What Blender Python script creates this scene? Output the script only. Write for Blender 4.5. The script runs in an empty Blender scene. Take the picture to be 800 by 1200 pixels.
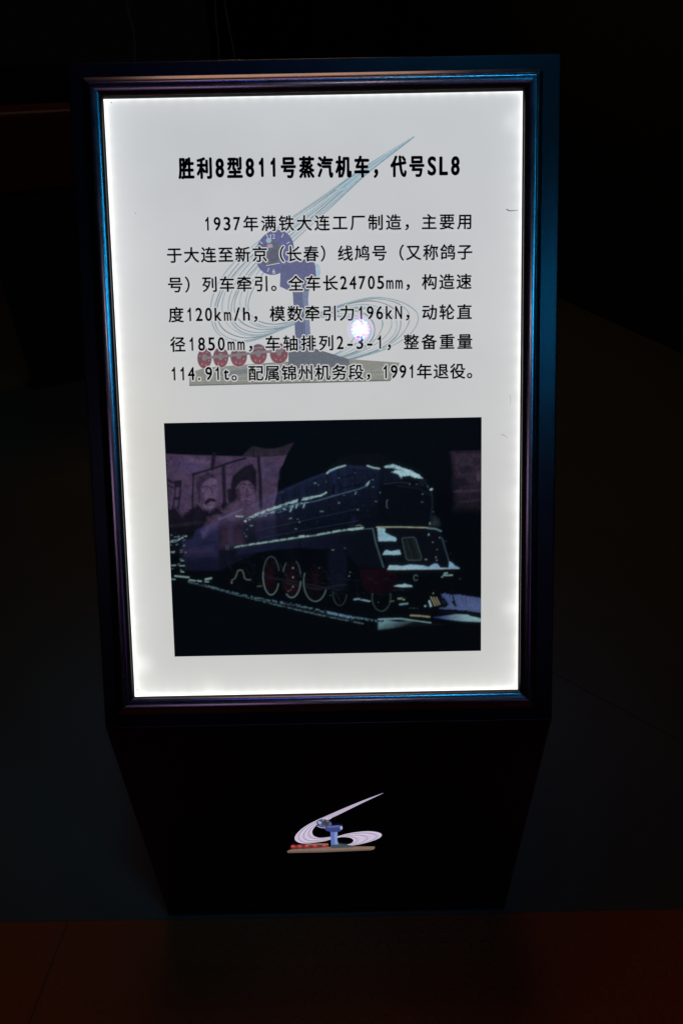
import bpy, bmesh, math, random
import numpy as np
from mathutils import Matrix, Vector

SC = bpy.context.scene
COL = SC.collection
random.seed(4)
R = math.radians

# ------------------------------------------------------------------ camera
PITCH, ROLL, FPX = 0.6112, 0.0191, 800.0          # 24 mm lens on a 24 x 36 frame held upright
CAM = np.array([0.0292, -0.7151, 1.516])
_fw = np.array([0, math.cos(PITCH), -math.sin(PITCH)])
_up0 = np.array([0, math.sin(PITCH), math.cos(PITCH)])
_rt0 = np.array([1.0, 0, 0])
RT = math.cos(ROLL) * _rt0 - math.sin(ROLL) * _up0
UP = math.sin(ROLL) * _rt0 + math.cos(ROLL) * _up0
FW = _fw
cd = bpy.data.cameras.new('camera')
cam = bpy.data.objects.new('camera', cd)
COL.objects.link(cam)
cd.sensor_fit = 'VERTICAL'
cd.sensor_height = 36.0
cd.sensor_width = 24.0
cd.lens = 24.0
cd.clip_start = 0.02
cd.clip_end = 200
m = Matrix.Identity(4)
for i in range(3):
    m[i][0], m[i][1], m[i][2], m[i][3] = RT[i], UP[i], -FW[i], CAM[i]
cam.matrix_world = m
SC.camera = cam

# ------------------------------------------------------------------ sign geometry (metres)
TILT, H0, HP, HW = 0.5062, 0.6687, 0.8868, 0.30    # lean, bottom of the lit panel, its height, half width
N = np.array([0, -math.cos(TILT), math.sin(TILT)])
V = np.array([0, math.sin(TILT), math.cos(TILT)])
O = np.array([0, 0, H0])


def pan(u, v, n=0.0):
    return O + np.array([u, 0, 0]) + V * v + N * n


# ------------------------------------------------------------------ world, lights, exposure
w = bpy.data.worlds.new("World")
SC.world = w
w.use_nodes = True
bg = w.node_tree.nodes['Background']
bg.inputs[0].default_value = (0.8, 0.9, 1.0, 1)
bg.inputs[1].default_value = 0.0008
SC.view_settings.view_transform = 'Standard'
SC.view_settings.look = 'None'
SC.view_settings.exposure = 0.0
SC.view_settings.gamma = 1.0


def area(name, loc, target, sx, sy, colour, radiance, spread=180):
    l = bpy.data.lights.new(name, 'AREA')
    l.shape = 'RECTANGLE'
    l.size, l.size_y = sx, sy
    l.color = colour
    l.energy = radiance * math.pi * sx * sy
    l.spread = R(spread)
    o = bpy.data.objects.new(name, l)
    COL.objects.link(o)
    o.location = Vector(loc)
    d = Vector(target) - Vector(loc)
    o.rotation_euler = d.to_track_quat('-Z', 'Y').to_euler()
    return o


def panel_light(name, u0, u1, v0, v1, n, colour, radiance):
    """a strip lamp with a narrow beam aimed at the sign, placed in the sign's own directions"""
    l = bpy.data.lights.new(name, 'AREA')
    l.shape = 'RECTANGLE'
    l.size, l.size_y = u1 - u0, v1 - v0
    l.color = colour
    l.spread = R(16.5)
    l.energy = radiance * math.pi * l.size * l.size_y * math.sin(R(8.25)) ** 2
    o = bpy.data.objects.new(name, l)
    COL.objects.link(o)
    c = pan((u0 + u1) / 2, (v0 + v1) / 2, n)
    zc = Vector(c - pan(0, HP * 0.56)).normalized()          # lamps shine along local -Z
    xc = Vector(V).cross(zc).normalized()
    yc = zc.cross(xc)
    o.matrix_world = Matrix([[xc[k], yc[k], zc[k], c[k]] for k in range(3)] + [[0, 0, 0, 1]])
    return o


panel_light('blue_stage_light', 1.20, 1.45, 0.95, 1.40, 3.2, (0.01, 0.42, 1.0), 19.0)
panel_light('blue_stage_light', 2.25, 2.45, 0.48, 2.70, 3.2, (0.012, 0.44, 0.95), 10.0)
panel_light('blue_stage_light', 1.24, 1.40, 0.45, 0.91, 3.2, (0.06, 0.30, 1.0), 2.6)
panel_light('blue_stage_light', 0.25, 1.30, 3.75, 3.93, 3.2, (0.015, 0.44, 1.0), 28.0)
panel_light('violet_stage_light', -1.0, 0.2, 3.75, 3.93, 3.2, (0.13, 0.10, 1.0), 8.0)
panel_light('violet_stage_light', 1.24, 1.40, -0.9, 0.35, 3.2, (0.45, 0.16, 0.8), 0.8)
area('warm_ceiling_lamp', (-0.15, 1.05, 4.0), (0, 0.4, 1.2), 1.3, 0.6, (1.0, 0.58, 0.40), 1.5)
area('orange_hall_lamp', (-0.2, 4.6, 3.3), (0, 0, 0.3), 1.2, 0.5, (1.0, 0.58, 0.30), 2.6)


# ------------------------------------------------------------------ helpers
def lin(c):
    c = np.asarray(c, float) / 255.0
    return np.where(c <= 0.04045, c / 12.92, ((c + 0.055) / 1.055) ** 2.4)


def ray(x, y):
    d = FW + RT * (x - 400) / FPX - UP * (y - 600) / FPX
    return d / np.linalg.norm(d)


def to_panel(x, y):
    """point of the sign face seen at a photo position -> (u, v)"""
    d = ray(x, y)
    s = ((O - CAM) @ N) / (d @ N)
    P = CAM + d * s
    return float(P[0]), float((P - O) @ V)


def on_plane_y(x, y, Y):
    d = ray(x, y)
    return CAM + d * (Y - CAM[1]) / d[1]


def project(P):
    d = P - CAM
    z = d @ FW
    return 400 + FPX * (d @ RT) / z, 600 - FPX * (d @ UP) / z


def mirror(P):
    return P - 2 * ((P - O) @ N)[..., None] * N


def reflected(x, y, Y):
    """point on the plane y=Y whose mirror image in the glossy panel shows at (x, y)"""
    d = ray(x, y)
    s = ((O - CAM) @ N) / (d @ N)
    P = CAM + d * s
    d2 = d - 2 * (d @ N) * N
    return P + d2 * (Y - P[1]) / d2[1]


def obj(name, me, mats=(), parent=None):
    o = bpy.data.objects.new(name, me)
    COL.objects.link(o)
    for a in (mats if isinstance(mats, (list, tuple)) else [mats]):
        me.materials.append(a)
    if parent:
        o.parent = parent
    return o


def tag(o, label=None, cat=None, group=None, kind=None):
    for k, a in (('label', label), ('category', cat), ('group', group), ('kind', kind)):
        if a:
            o[k] = a
    return o


def mesh(name, verts, faces, smooth=None):
    me = bpy.data.meshes.new(name)
    me.from_pydata([tuple(map(float, a)) for a in verts], [], faces)
    me.update()
    if smooth is not None:
        for p in me.polygons:
            p.use_smooth = True
        me.set_sharp_from_angle(angle=R(smooth))
    return me


def recalc(me):
    b = bmesh.new()
    b.from_mesh(me)
    bmesh.ops.recalc_face_normals(b, faces=b.faces)
    b.to_mesh(me)
    b.free()


def bevel(o, width, seg=3):
    b = o.modifiers.new('bevel', 'BEVEL')
    b.width, b.segments, b.limit_method, b.angle_limit = width, seg, 'ANGLE', R(30)


def vnoise(x, y, seed=0):
    xi, yi = np.floor(x), np.floor(y)
    fx, fy = x - xi, y - yi
    fx, fy = fx * fx * (3 - 2 * fx), fy * fy * (3 - 2 * fy)

    def h(a, b):
        return np.modf(np.abs(np.sin(a * 127.1 + b * 311.7 + seed * 74.7) * 43758.5453))[0]
    return (h(xi, yi) * (1 - fx) + h(xi + 1, yi) * fx) * (1 - fy) + (h(xi, yi + 1) * (1 - fx) + h(xi + 1, yi + 1) * fx) * fy


def catmull(pts, k=8):
    p = np.array(pts, float)
    q = np.vstack([2 * p[0] - p[1], p, 2 * p[-1] - p[-2]])
    out = []
    for i in range(1, len(q) - 2):
        for t in np.linspace(0, 1, k, endpoint=False):
            a, b, c, d = q[i - 1], q[i], q[i + 1], q[i + 2]
            out.append(0.5 * (2 * b + (c - a) * t + (2 * a - 5 * b + 4 * c - d) * t * t + (3 * b - a - 3 * c + d) * t ** 3))
    out.append(p[-1])
    return np.array(out)


class Paint:
    """a printed picture painted at the vertices of a fine grid (x, y = photo positions)"""

    def __init__(self, X, Y, base):
        self.X, self.Y = X, Y
        self.C = np.ones(X.shape + (3,)) * lin(base)

    def box(self, p, pad):
        p = np.asarray(p, float)
        msk = ((self.X > p[:, 0].min() - pad) & (self.X < p[:, 0].max() + pad) &
               (self.Y > p[:, 1].min() - pad) & (self.Y < p[:, 1].max() + pad))
        return np.nonzero(msk)

    def put(self, ix, a, col):
        a = np.clip(a, 0, 1)[..., None]
        self.C[ix] = self.C[ix] * (1 - a) + a * col

    def segd(self, px, py, pts, closed=False):
        p = np.asarray(pts, float)
        if closed:
            p = np.vstack([p, p[:1]])
        d = np.full(px.shape, 1e9)
        for (x0, y0), (x1, y1) in zip(p[:-1], p[1:]):
            dx, dy = x1 - x0, y1 - y0
            t = np.clip(((px - x0) * dx + (py - y0) * dy) / (dx * dx + dy * dy + 1e-9), 0, 1)
            d = np.minimum(d, np.hypot(px - x0 - t * dx, py - y0 - t * dy))
        return d

    def poly(self, pts, col, soft=0.5, alpha=1.0, col2=None, axis=None, rough=0.0, seed=1):
        ix = self.box(pts, soft + 3)
        px, py = self.X[ix], self.Y[ix]
        ins = np.zeros(px.shape, bool)
        p = np.asarray(pts, float)
        j = len(p) - 1
        for i in range(len(p)):
            c = ((p[i, 1] > py) != (p[j, 1] > py)) & (px < (p[j, 0] - p[i, 0]) * (py - p[i, 1]) / (p[j, 1] - p[i, 1] + 1e-12) + p[i, 0])
            ins ^= c
            j = i
        d = self.segd(px, py, pts, True) * np.where(ins, 1, -1)
        if rough:
            d = d + (vnoise(px * 0.9, py * 0.9, seed) - 0.5) * rough
        a = np.clip(d / (2 * soft) + 0.5, 0, 1) * alpha
        c = lin(col)
        if col2 is not None:
            (ax, ay), (bx, by) = axis
            t = np.clip(((px - ax) * (bx - ax) + (py - ay) * (by - ay)) / ((bx - ax) ** 2 + (by - ay) ** 2), 0, 1)[..., None]
            c = c * (1 - t) + lin(col2) * t
        self.put(ix, a, c)

    def stroke(self, pts, width, col, alpha=1.0, soft=0.45, broken=0.0, scale=0.35, seed=2):
        ix = self.box(pts, width + soft + 1)
        px, py = self.X[ix], self.Y[ix]
        d = self.segd(px, py, pts)
        a = np.clip((width / 2 - d) / (2 * soft) + 0.5, 0, 1) * alpha
        if broken:
            a = a * np.clip((vnoise(px * scale, py * scale * 1.6, seed) - broken) * 6, 0, 1)
        self.put(ix, a, lin(col))

    def blob(self, x, y, rx, ry, col, alpha=1.0, hard=1.0, rot=0.0):
        ix = self.box([(x - rx - ry, y - ry - rx), (x + rx + ry, y + ry + rx)], 3)
        dx, dy = self.X[ix] - x, self.Y[ix] - y
        c, s = math.cos(rot), math.sin(rot)
        r = np.sqrt(((dx * c + dy * s) / rx) ** 2 + ((-dx * s + dy * c) / ry) ** 2)
        self.put(ix, np.clip((1 - r) * hard * max(min(rx, ry), 0.6) + 0.35 * (hard >= 1), 0, 1) * alpha, lin(col))

    def arc(self, x, y, rx, ry, a0, a1, width, col, alpha=1.0):
        t = np.radians(np.linspace(a0, a1, 26))
        self.stroke(np.stack([x + rx * np.cos(t), y + ry * np.sin(t)], 1), width * 0.85, col, alpha * 0.68)


def grid_mesh(name, P, Cl, attr='ink'):
    """P (rows, cols, 3) points, Cl colours -> mesh with a point colour attribute"""
    nr, nc = P.shape[:2]
    me = bpy.data.meshes.new(name)
    idx = np.arange(nr * nc).reshape(nr, nc)
    q = np.stack([idx[:-1, :-1], idx[:-1, 1:], idx[1:, 1:], idx[1:, :-1]], -1).reshape(-1, 4)
    me.vertices.add(nr * nc)
    me.vertices.foreach_set('co', P.reshape(-1).astype(np.float32))
    me.loops.add(q.size)
    me.loops.foreach_set('vertex_index', q.reshape(-1).astype(np.int32))
    me.polygons.add(len(q))
    me.polygons.foreach_set('loop_start', (np.arange(len(q)) * 4).astype(np.int32))
    me.update(calc_edges=True)
    a = me.color_attributes.new(attr, 'FLOAT_COLOR', 'POINT')
    c4 = np.ones((nr * nc, 4), np.float32)
    c4[:, :3] = Cl.reshape(-1, 3)
    a.data.foreach_set('color', c4.reshape(-1))
    return me


# ------------------------------------------------------------------ materials
def principled(name, col, rough=0.5, metal=0.0, spec=0.5):
    ma = bpy.data.materials.new(name)
    ma.use_nodes = True
    b = ma.node_tree.nodes['Principled BSDF']
    b.inputs['Base Color'].default_value = (*col, 1)
    b.inputs['Roughness'].default_value = rough
    b.inputs['Metallic'].default_value = metal
    b.inputs['Specular IOR Level'].default_value = spec
    return ma, ma.node_tree, b


class NT:
    def __init__(self, nt):
        self.nt = nt

    def n(self, t, **k):
        a = self.nt.nodes.new(t)
        for i, v in k.items():
            setattr(a, i, v)
        return a

    def val(self, s, v):
        if isinstance(v, bpy.types.NodeSocket):
            self.nt.links.new(v, s)
        else:
            s.default_value = v

    def m(self, op, a, b=0.0, c=0.0):
        k = self.n('ShaderNodeMath', operation=op)
        self.val(k.inputs[0], a)
        self.val(k.inputs[1], b)
        if len(k.inputs) > 2:
            self.val(k.inputs[2], c)
        return k.outputs[0]

    def mixc(self, f, a, b, mode='MIX'):
        k = self.n('ShaderNodeMix', data_type='RGBA', blend_type=mode)
        self.val(k.inputs[0], f)
        self.val(k.inputs[6], a)
        self.val(k.inputs[7], b)
        return k.outputs[2]


PANEL = 0.565    # radiance of the evenly lit middle of the panel


def backlit(name, ink):
    """film over an edge-lit light guide: the panel's own glow times the ink printed on it"""
    ma, nt, b = principled(name, (0.012, 0.012, 0.013), 0.0)
    g = NT(nt)
    tc = g.n('ShaderNodeTexCoord')
    sp = g.n('ShaderNodeSeparateXYZ')
    nt.links.new(tc.outputs['Object'], sp.inputs[0])
    u, v = sp.outputs[0], sp.outputs[1]
    dl, dr = g.m('ADD', u, HW), g.m('SUBTRACT', HW, u)
    db, dt = v, g.m('SUBTRACT', HP, v)

    def fall(d, k, amp):
        return g.m('MULTIPLY', g.m('POWER', 2.718, g.m('DIVIDE', d, -k)), amp)

    def leds(s, d, amp, k=0.009, pitch=0.0205):
        c = g.m('COSINE', g.m('MULTIPLY', s, 6.2832 / pitch))
        return g.m('MULTIPLY', g.m('ADD', c, 1.0), fall(d, k, amp))
    nz = g.n('ShaderNodeTexNoise')
    nz.inputs['Scale'].default_value = 26
    nz.inputs['Detail'].default_value = 2
    nt.links.new(tc.outputs['Object'], nz.inputs['Vector'])
    edge_var = g.m('ADD', g.m('MULTIPLY', nz.outputs[0], 1.3), 0.35)
    near = fall(dl, 0.0042, 0.85)
    for d, k, a in ((dr, 0.0036, 0.60), (db, 0.0042, 0.75), (dt, 0.0025, 0.50)):
        near = g.m('ADD', near, fall(d, k, a))
    near = g.m('MULTIPLY', near, edge_var)
    wide = fall(dl, 0.026, 0.20)
    for d, k, a in ((dr, 0.020, 0.13), (db, 0.024, 0.19), (dt, 0.018, 0.06)):
        wide = g.m('ADD', wide, fall(d, k, a))
    dots = leds(u, dt, 0.04, 0.005)
    dots = g.m('ADD', dots, leds(v, dr, 0.042, 0.008, 0.026))
    dots = g.m('ADD', dots, leds(v, dl, 0.02))
    dots = g.m('ADD', dots, leds(u, db, 0.03))

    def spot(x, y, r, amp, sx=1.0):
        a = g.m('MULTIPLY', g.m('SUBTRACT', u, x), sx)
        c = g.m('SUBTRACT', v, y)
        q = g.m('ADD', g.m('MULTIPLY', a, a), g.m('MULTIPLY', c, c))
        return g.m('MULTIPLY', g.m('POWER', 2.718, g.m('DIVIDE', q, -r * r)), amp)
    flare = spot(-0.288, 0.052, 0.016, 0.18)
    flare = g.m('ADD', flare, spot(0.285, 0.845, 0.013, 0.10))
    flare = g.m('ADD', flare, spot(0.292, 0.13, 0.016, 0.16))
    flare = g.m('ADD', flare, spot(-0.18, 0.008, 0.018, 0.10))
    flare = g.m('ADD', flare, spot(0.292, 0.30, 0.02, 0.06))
    # slow unevenness of the light guide
    n2 = g.n('ShaderNodeTexNoise')
    n2.inputs['Scale'].default_value = 5.5
    n2.inputs['Detail'].default_value = 3
    nt.links.new(tc.outputs['Object'], n2.inputs['Vector'])
    slow = g.m('ADD', g.m('MULTIPLY', n2.outputs[0], 0.10), PANEL - 0.05)
    n3 = g.n('ShaderNodeTexNoise')
    n3.inputs['Scale'].default_value = 900
    nt.links.new(tc.outputs['Object'], n3.inputs['Vector'])
    slow = g.m('ADD', slow, g.m('MULTIPLY', g.m('SUBTRACT', n3.outputs[0], 0.5), 0.05))
    t = g.m('DIVIDE', v, HP)
    rmp = g.n('ShaderNodeValToRGB')
    nt.links.new(t, rmp.inputs[0])
    e = rmp.color_ramp.elements
    e[0].position, e[0].color = 0.0, (0.995, 1.0, 0.965, 1)
    e[1].position, e[1].color = 1.0, (0.96, 1.0, 1.045, 1)
    k = e.new(0.45)
    k.color = (0.995, 1.0, 1.0, 1)
    k = e.new(0.7)
    k.color = (0.985, 0.997, 1.02, 1)
    warm = spot(-0.27, 0.38, 0.15, 0.55, 2.2)
    tint = g.mixc(warm, rmp.outputs[0], (1.03, 1.0, 0.90, 1))
    basec = g.mixc(1.0, tint, slow, 'MULTIPLY')
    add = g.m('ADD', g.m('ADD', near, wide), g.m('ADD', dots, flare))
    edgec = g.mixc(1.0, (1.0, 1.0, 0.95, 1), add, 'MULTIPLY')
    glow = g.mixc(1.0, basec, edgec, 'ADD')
    if ink == 'attr':
        at = g.n('ShaderNodeAttribute', attribute_name='ink')
        glow = g.mixc(1.0, glow, at.outputs['Color'], 'MULTIPLY')
        n4 = g.n('ShaderNodeTexNoise')                    # uneven ink
        n4.inputs['Scale'].default_value = 260
        n4.inputs['Detail'].default_value = 3
        nt.links.new(tc.outputs['Object'], n4.inputs['Vector'])
        glow = g.mixc(1.0, glow, g.m('ADD', g.m('MULTIPLY', n4.outputs[0], 0.5), 0.75), 'MULTIPLY')
    for sck in ('Emission Color',):
        nt.links.new(glow, b.inputs[sck])
    b.inputs['Emission Strength'].default_value = 1.0
    return ma


M_PANEL = backlit('backlit_film', None)
M_PRINT = backlit('backlit_ink', 'attr')
M_PRINT.cycles.emission_sampling = 'NONE'
M_BLACKINK, _, _ = principled('opaque_black_ink', (0.002, 0.002, 0.003), 0.0)

M_BODY, nt, b = principled('black_powder_coat', (0.004, 0.004, 0.0045), 0.27, 0.0, 0.5)
g = NT(nt)
tc = g.n('ShaderNodeTexCoord')
nz = g.n('ShaderNodeTexNoise')
nz.inputs['Scale'].default_value = 700
nz.inputs['Detail'].default_value = 2
nt.links.new(tc.outputs['Object'], nz.inputs['Vector'])
bp = g.n('ShaderNodeBump')
bp.inputs['Strength'].default_value = 0.12
bp.inputs['Distance'].default_value = 0.001
nt.links.new(nz.outputs[0], bp.inputs['Height'])
nt.links.new(bp.outputs[0], b.inputs['Normal'])

M_FRAME, nt, b = principled('dark_anodised_aluminium', (0.33, 0.30, 0.30), 0.2, 1.0)
g = NT(nt)
tc = g.n('ShaderNodeTexCoord')
nz = g.n('ShaderNodeTexNoise')
nz.inputs['Scale'].default_value = 1400
nz.inputs['Detail'].default_value = 1
nt.links.new(tc.outputs['Object'], nz.inputs['Vector'])
n2 = g.n('ShaderNodeTexNoise')
n2.inputs['Scale'].default_value = 35
n2.inputs['Detail'].default_value = 4
nt.links.new(tc.outputs['Object'], n2.inputs['Vector'])
nt.links.new(g.m('ADD', g.m('MULTIPLY', n2.outputs[0], 0.10), g.m('ADD', g.m('MULTIPLY', nz.outputs[0], 0.10), 0.11)), b.inputs['Roughness'])


def floor_mat(name, c1, c2, rough, seams, scale=3.0, dark=0.35):
    ma, nt, b = principled(name, c1, rough, 0.0, 0.35)
    g = NT(nt)
    tc = g.n('ShaderNodeTexCoord')
    sp = g.n('ShaderNodeSeparateXYZ')
    nt.links.new(tc.outputs['Object'], sp.inputs[0])
    nz = g.n('ShaderNodeTexNoise')
    nz.inputs['Scale'].default_value = scale
    nz.inputs['Detail'].default_value = 6
    nt.links.new(tc.outputs['Object'], nz.inputs['Vector'])
    n2 = g.n('ShaderNodeTexNoise')
    n2.inputs['Scale'].default_value = 140
    n2.inputs['Detail'].default_value = 3
    nt.links.new(tc.outputs['Object'], n2.inputs['Vector'])
    f = g.m('ADD', g.m('MULTIPLY', nz.outputs[0], 0.65), g.m('MULTIPLY', n2.outputs[0], 0.35))
    c = g.mixc(f, (*c1, 1), (*c2, 1))
    for (ax, ay, cc, wd) in seams:                       # joints: |ax*x + ay*y - c| < width
        q = g.m('ABSOLUTE', g.m('SUBTRACT', g.m('ADD', g.m('MULTIPLY', sp.outputs[0], ax), g.m('MULTIPLY', sp.outputs[1], ay)), cc))
        k = g.m('MULTIPLY', g.m('LESS_THAN', q, wd), 1 - dark)
        c = g.mixc(k, c, (0.004, 0.004, 0.004, 1))
    nt.links.new(c, b.inputs['Base Color'])
    bp = g.n('ShaderNodeBump')
    bp.inputs['Strength'].default_value = 0.2
    bp.inputs['Distance'].default_value = 0.002
    nt.links.new(n2.outputs[0], bp.inputs['Height'])
    nt.links.new(bp.outputs[0], b.inputs['Normal'])
    return ma


# ------------------------------------------------------------------ floor (setting)
YB = -0.0285                                             # where the red rubber floor begins
# joint in the grey floor, through (0.633, 0.617) and (0.901, 0.380)
sx, sy = 0.237, 0.268
ln = math.hypot(sx, sy)
M_GREY = floor_mat('grey_floor', (0.046, 0.052, 0.036), (0.082, 0.088, 0.062), 0.6,
                   [(sx / ln, sy / ln, (sx * 0.633 + sy * 0.617) / ln, 0.0022)])
M_RED = floor_mat('red_rubber', (0.22, 0.041, 0.003), (0.33, 0.062, 0.005), 0.55,
                  [(0.177 / 0.1777, -0.016 / 0.1777, (0.177 * -0.559 - 0.016 * -0.033) / 0.1777, 0.0016)])
fl = obj('floor', mesh('floor', [(-30, YB, 0), (30, YB, 0), (30, 60, 0), (-30, 60, 0), (-30, YB - 30, -0.02), (30, YB - 30, -0.02), (30, YB, -0.02), (-30, YB, -0.02)],
                      [(0, 1, 2, 3), (4, 5, 6, 7), (7, 6, 1, 0)]), M_GREY)
tag(fl, kind='structure')
# studded rubber floor: one sheet with raised coin studs
vs, fs = [], []
x0, x1, y0, y1, zt = -8.0, 8.0, -6.0, YB, 0.003
vs += [(x0, y0, zt), (x1, y0, zt), (x1, y1 - 0.002, zt), (x0, y1 - 0.002, zt), (x1, y1, zt - 0.002), (x0, y1, zt - 0.002), (x1, y1, -0.019), (x0, y1, -0.019)]
fs += [(0, 1, 2, 3), (3, 2, 4, 5), (5, 4, 6, 7)]
K = 20
pitch = 0.0415
for iy in range(9):
    cy = YB - 0.027 - iy * pitch
    for ix in range(-26, 27):
        cx = ix * pitch + 0.012
        if abs(cx + 0.556 + 0.09 * (cy + 0.03)) < 0.017:
            continue
        bs = len(vs)
        for r, z in ((0.0152, zt + 0.0001), (0.0142, zt + 0.0007), (0.0128, zt + 0.0009), (0.0115, zt + 0.0007)):
            for k in range(K):
                a = 2 * math.pi * k / K
                vs.append((cx + r * math.cos(a), cy + r * math.sin(a), z))
        for rg in range(3):
            for k in range(K):
                a, c = bs + rg * K + k, bs + rg * K + (k + 1) % K
                fs.append((a, c, c + K, a + K))
        fs.append(tuple(bs + 3 * K + k for k in range(K)))
rf = obj('red_floor', mesh('red_floor', vs, fs, 25), M_RED)
tag(rf, kind='structure')

# ------------------------------------------------------------------ the sign
sign = bpy.data.objects.new('information_sign', None)
COL.objects.link(sign)
sign.location = (0, 0, 0)
tag(sign, 'tall black floor-standing light box with glowing white text panel above a dark locomotive picture', 'sign')

WL, WR, TT, VK = 0.3504, 0.3555, 0.0517, 0.0496
top, kink = pan(0, HP + TT, -0.002), pan(0, -VK, -0.002)


def prism_x(name, prof, xa, xb):
    n = len(prof)
    vs = [(xa, y, z) for y, z in prof] + [(xb, y, z) for y, z in prof]
    fs = [tuple(range(n)), tuple(range(2 * n - 1, n - 1, -1))]
    fs += [(i, i + n, (i + 1) % n + n, (i + 1) % n) for i in range(n)]
    me = mesh(name, vs, fs)
    recalc(me)
    return me


tb = top - N * 0.095
cab = obj('cabinet', prism_x('cabinet', [(kink[1], kink[2]), (top[1], top[2]), (tb[1], tb[2]), (kink[1] + 0.17, kink[2])], -WL, WR), M_BODY, sign)
bevel(cab, 0.0025)
ped = obj('pedestal', prism_x('pedestal', [(kink[1], kink[2] - 0.0015), (kink[1] + 0.168, kink[2] - 0.0015), (kink[1] + 0.20, 0.0), (kink[1], 0.0)], -WL, WR), M_BODY, sign)
bevel(ped, 0.002)

# panel frame: local x = u, y = v, z = out of the panel
M_INNER, _, _ = principled('blackened_inner_wall', (0.012, 0.012, 0.012), 0.6, 0.0, 0.2)
PM = Matrix(((1, 0, 0, 0), (0, V[1], N[1], 0), (0, V[2], N[2], H0), (0, 0, 0, 1)))

# snap frame rails, mitred
prof = [(0.0, -0.003), (0.0, 0.0015)]
for th in np.linspace(84, -32, 15):
    a = R(th)
    prof.append((0.0155 * (1 - math.sin(a)) if th > 0 else 0.0155 + 0.007 * math.sin(-a), 0.0015 + 0.0105 * math.cos(a)))
prof += [(0.0194, 0.0096), (0.0200, 0.0095), (0.0230, 0.0085), (0.0262, 0.0070), (0.0272, 0.0056), (0.0272, -0.003)]
cor = [(-HW, 0), (HW, 0), (HW, HP), (-HW, HP)]
sg = [(-1, -1), (1, -1), (1, 1), (-1, 1)]
for i in range(4):
    j = (i + 1) % 4
    vs = [(cor[q][0] + sg[q][0] * s, cor[q][1] + sg[q][1] * s, h) for q in (i, j) for s, h in prof]
    n = len(prof)
    fs = [(k, k + 1, k + 1 + n, k + n) for k in range(n - 1)]
    me = mesh('frame_rail', vs, fs, 28)
    recalc(me)
    for pl_ in me.polygons:                               # inner wall blackened to suppress the lit film's reflection in the metal
        if max(abs(me.vertices[q].co.x) < HW + 0.0007 and -0.0007 < me.vertices[q].co.y < HP + 0.0007 for q in pl_.vertices) and pl_.center.z < 0.0058:
            pl_.material_index = 1
    r_ = obj('frame_rail', me, [M_FRAME, M_INNER], sign)
    r_.matrix_local = PM

pnl = obj('light_panel', mesh('light_panel', [(-HW, 0, 0), (HW, 0, 0), (HW, HP, 0), (-HW, HP, 0), (-HW, 0, -0.0018), (HW, 0, -0.0018), (HW, HP, -0.0018), (-HW, HP, -0.0018)],
                              [(0, 1, 2, 3), (0, 4, 5, 1), (1, 5, 6, 2), (2, 6, 7, 3), (3, 7, 4, 0)]), M_PANEL, sign)
pnl.matrix_local = PM
L0 = 0.00025                                             # thickness of one ink layer


class Ink:
    """flat printed shapes on the panel, each a little above the last"""

    def __init__(self, z0, conv):
        self.v, self.f, self.c, self.z, self.conv = [], [], [], z0, conv

    def add(self, pts, faces, col):
        b0 = len(self.v)
        for p in pts:
            a, c = self.conv(p[0], p[1])
            self.v.append((a, c, self.z))
            self.c.append(col)
        self.f += [tuple(b0 + k for k in f) for f in faces]

    def up(self):
        self.z += 0.00002

    def poly(self, pts, col):
        self.add(pts, [tuple(range(len(pts)))], col)
        self.up()

    def ellipse(self, x, y, rx, ry, col, rot=0, n=36):
        c, s = math.cos(rot), math.sin(rot)
        self.poly([(x + rx * math.cos(t) * c - ry * math.sin(t) * s, y + rx * math.cos(t) * s + ry * math.sin(t) * c)
                   for t in np.linspace(0, 2 * math.pi, n, endpoint=False)], col)

    def ribbon(self, pts, w0, w1, col):
        p = np.asarray(pts, float)
        t = np.gradient(p, axis=0)
        t /= np.linalg.norm(t, axis=1)[:, None] + 1e-9
        nn = np.stack([-t[:, 1], t[:, 0]], 1)
        wd = np.linspace(w0, w1, len(p))[:, None] / 2 if np.isscalar(w0) else np.asarray(w0)[:, None] / 2
        a, b_ = p + nn * wd, p - nn * wd
        k = len(p)
        self.add(list(a) + list(b_), [(i, i + 1, i + 1 + k, i + k) for i in range(k - 1)], col)
        self.up()

    def build(self, name, mat, parent):
        me = mesh(name, self.v, self.f)
        b = bmesh.new()
        b.from_mesh(me)
        for f in b.faces:
            f.normal_update()
            if f.normal.z < 0:
                f.normal_flip()
        b.to_mesh(me)
        b.free()
        a = me.color_attributes.new('ink', 'FLOAT_COLOR', 'POINT')
        c4 = np.ones((len(self.v), 4), np.float32)
        c4[:, :3] = np.array(self.c)
        a.data.foreach_set('color', c4.reshape(-1))
        return obj(name, me, mat, parent)


def ink(r, g_, b_):
    return tuple(np.minimum(lin((r, g_, b_)) / PANEL, 1.3))


_gl = {}


ONE = (np.array([(.27, 0), (.37, 0), (.37, .70), (.30, .70), (.27, .64), (.19, .58), (.10, .54), (.10, .46), (.19, .49), (.27, .54)]), [(0, 1, 2, 3, 4, 9), (4, 5, 8, 9), (5, 6, 7, 8)])


def glyph(ch):
    key = ch
    if ch == '1':
        return ONE
    if key not in _gl:
        c = bpy.data.curves.new('glyph', 'FONT')
        c.body, c.size, c.offset, c.resolution_u, c.fill_mode = ch, 1.0, 0.0, 4, 'FRONT'
        o = bpy.data.objects.new('glyph', c)
        COL.objects.link(o)
        dg = bpy.context.evaluated_depsgraph_get()
        e = o.evaluated_get(dg)
        me = e.to_mesh()
        v = np.array([q.co[:2] for q in me.vertices])
        f = [tuple(p.vertices) for p in me.polygons]
        e.to_mesh_clear()
        bpy.data.objects.remove(o)
        bpy.data.curves.remove(c)
        _gl[key] = (v, f)
    return _gl[key]


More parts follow.
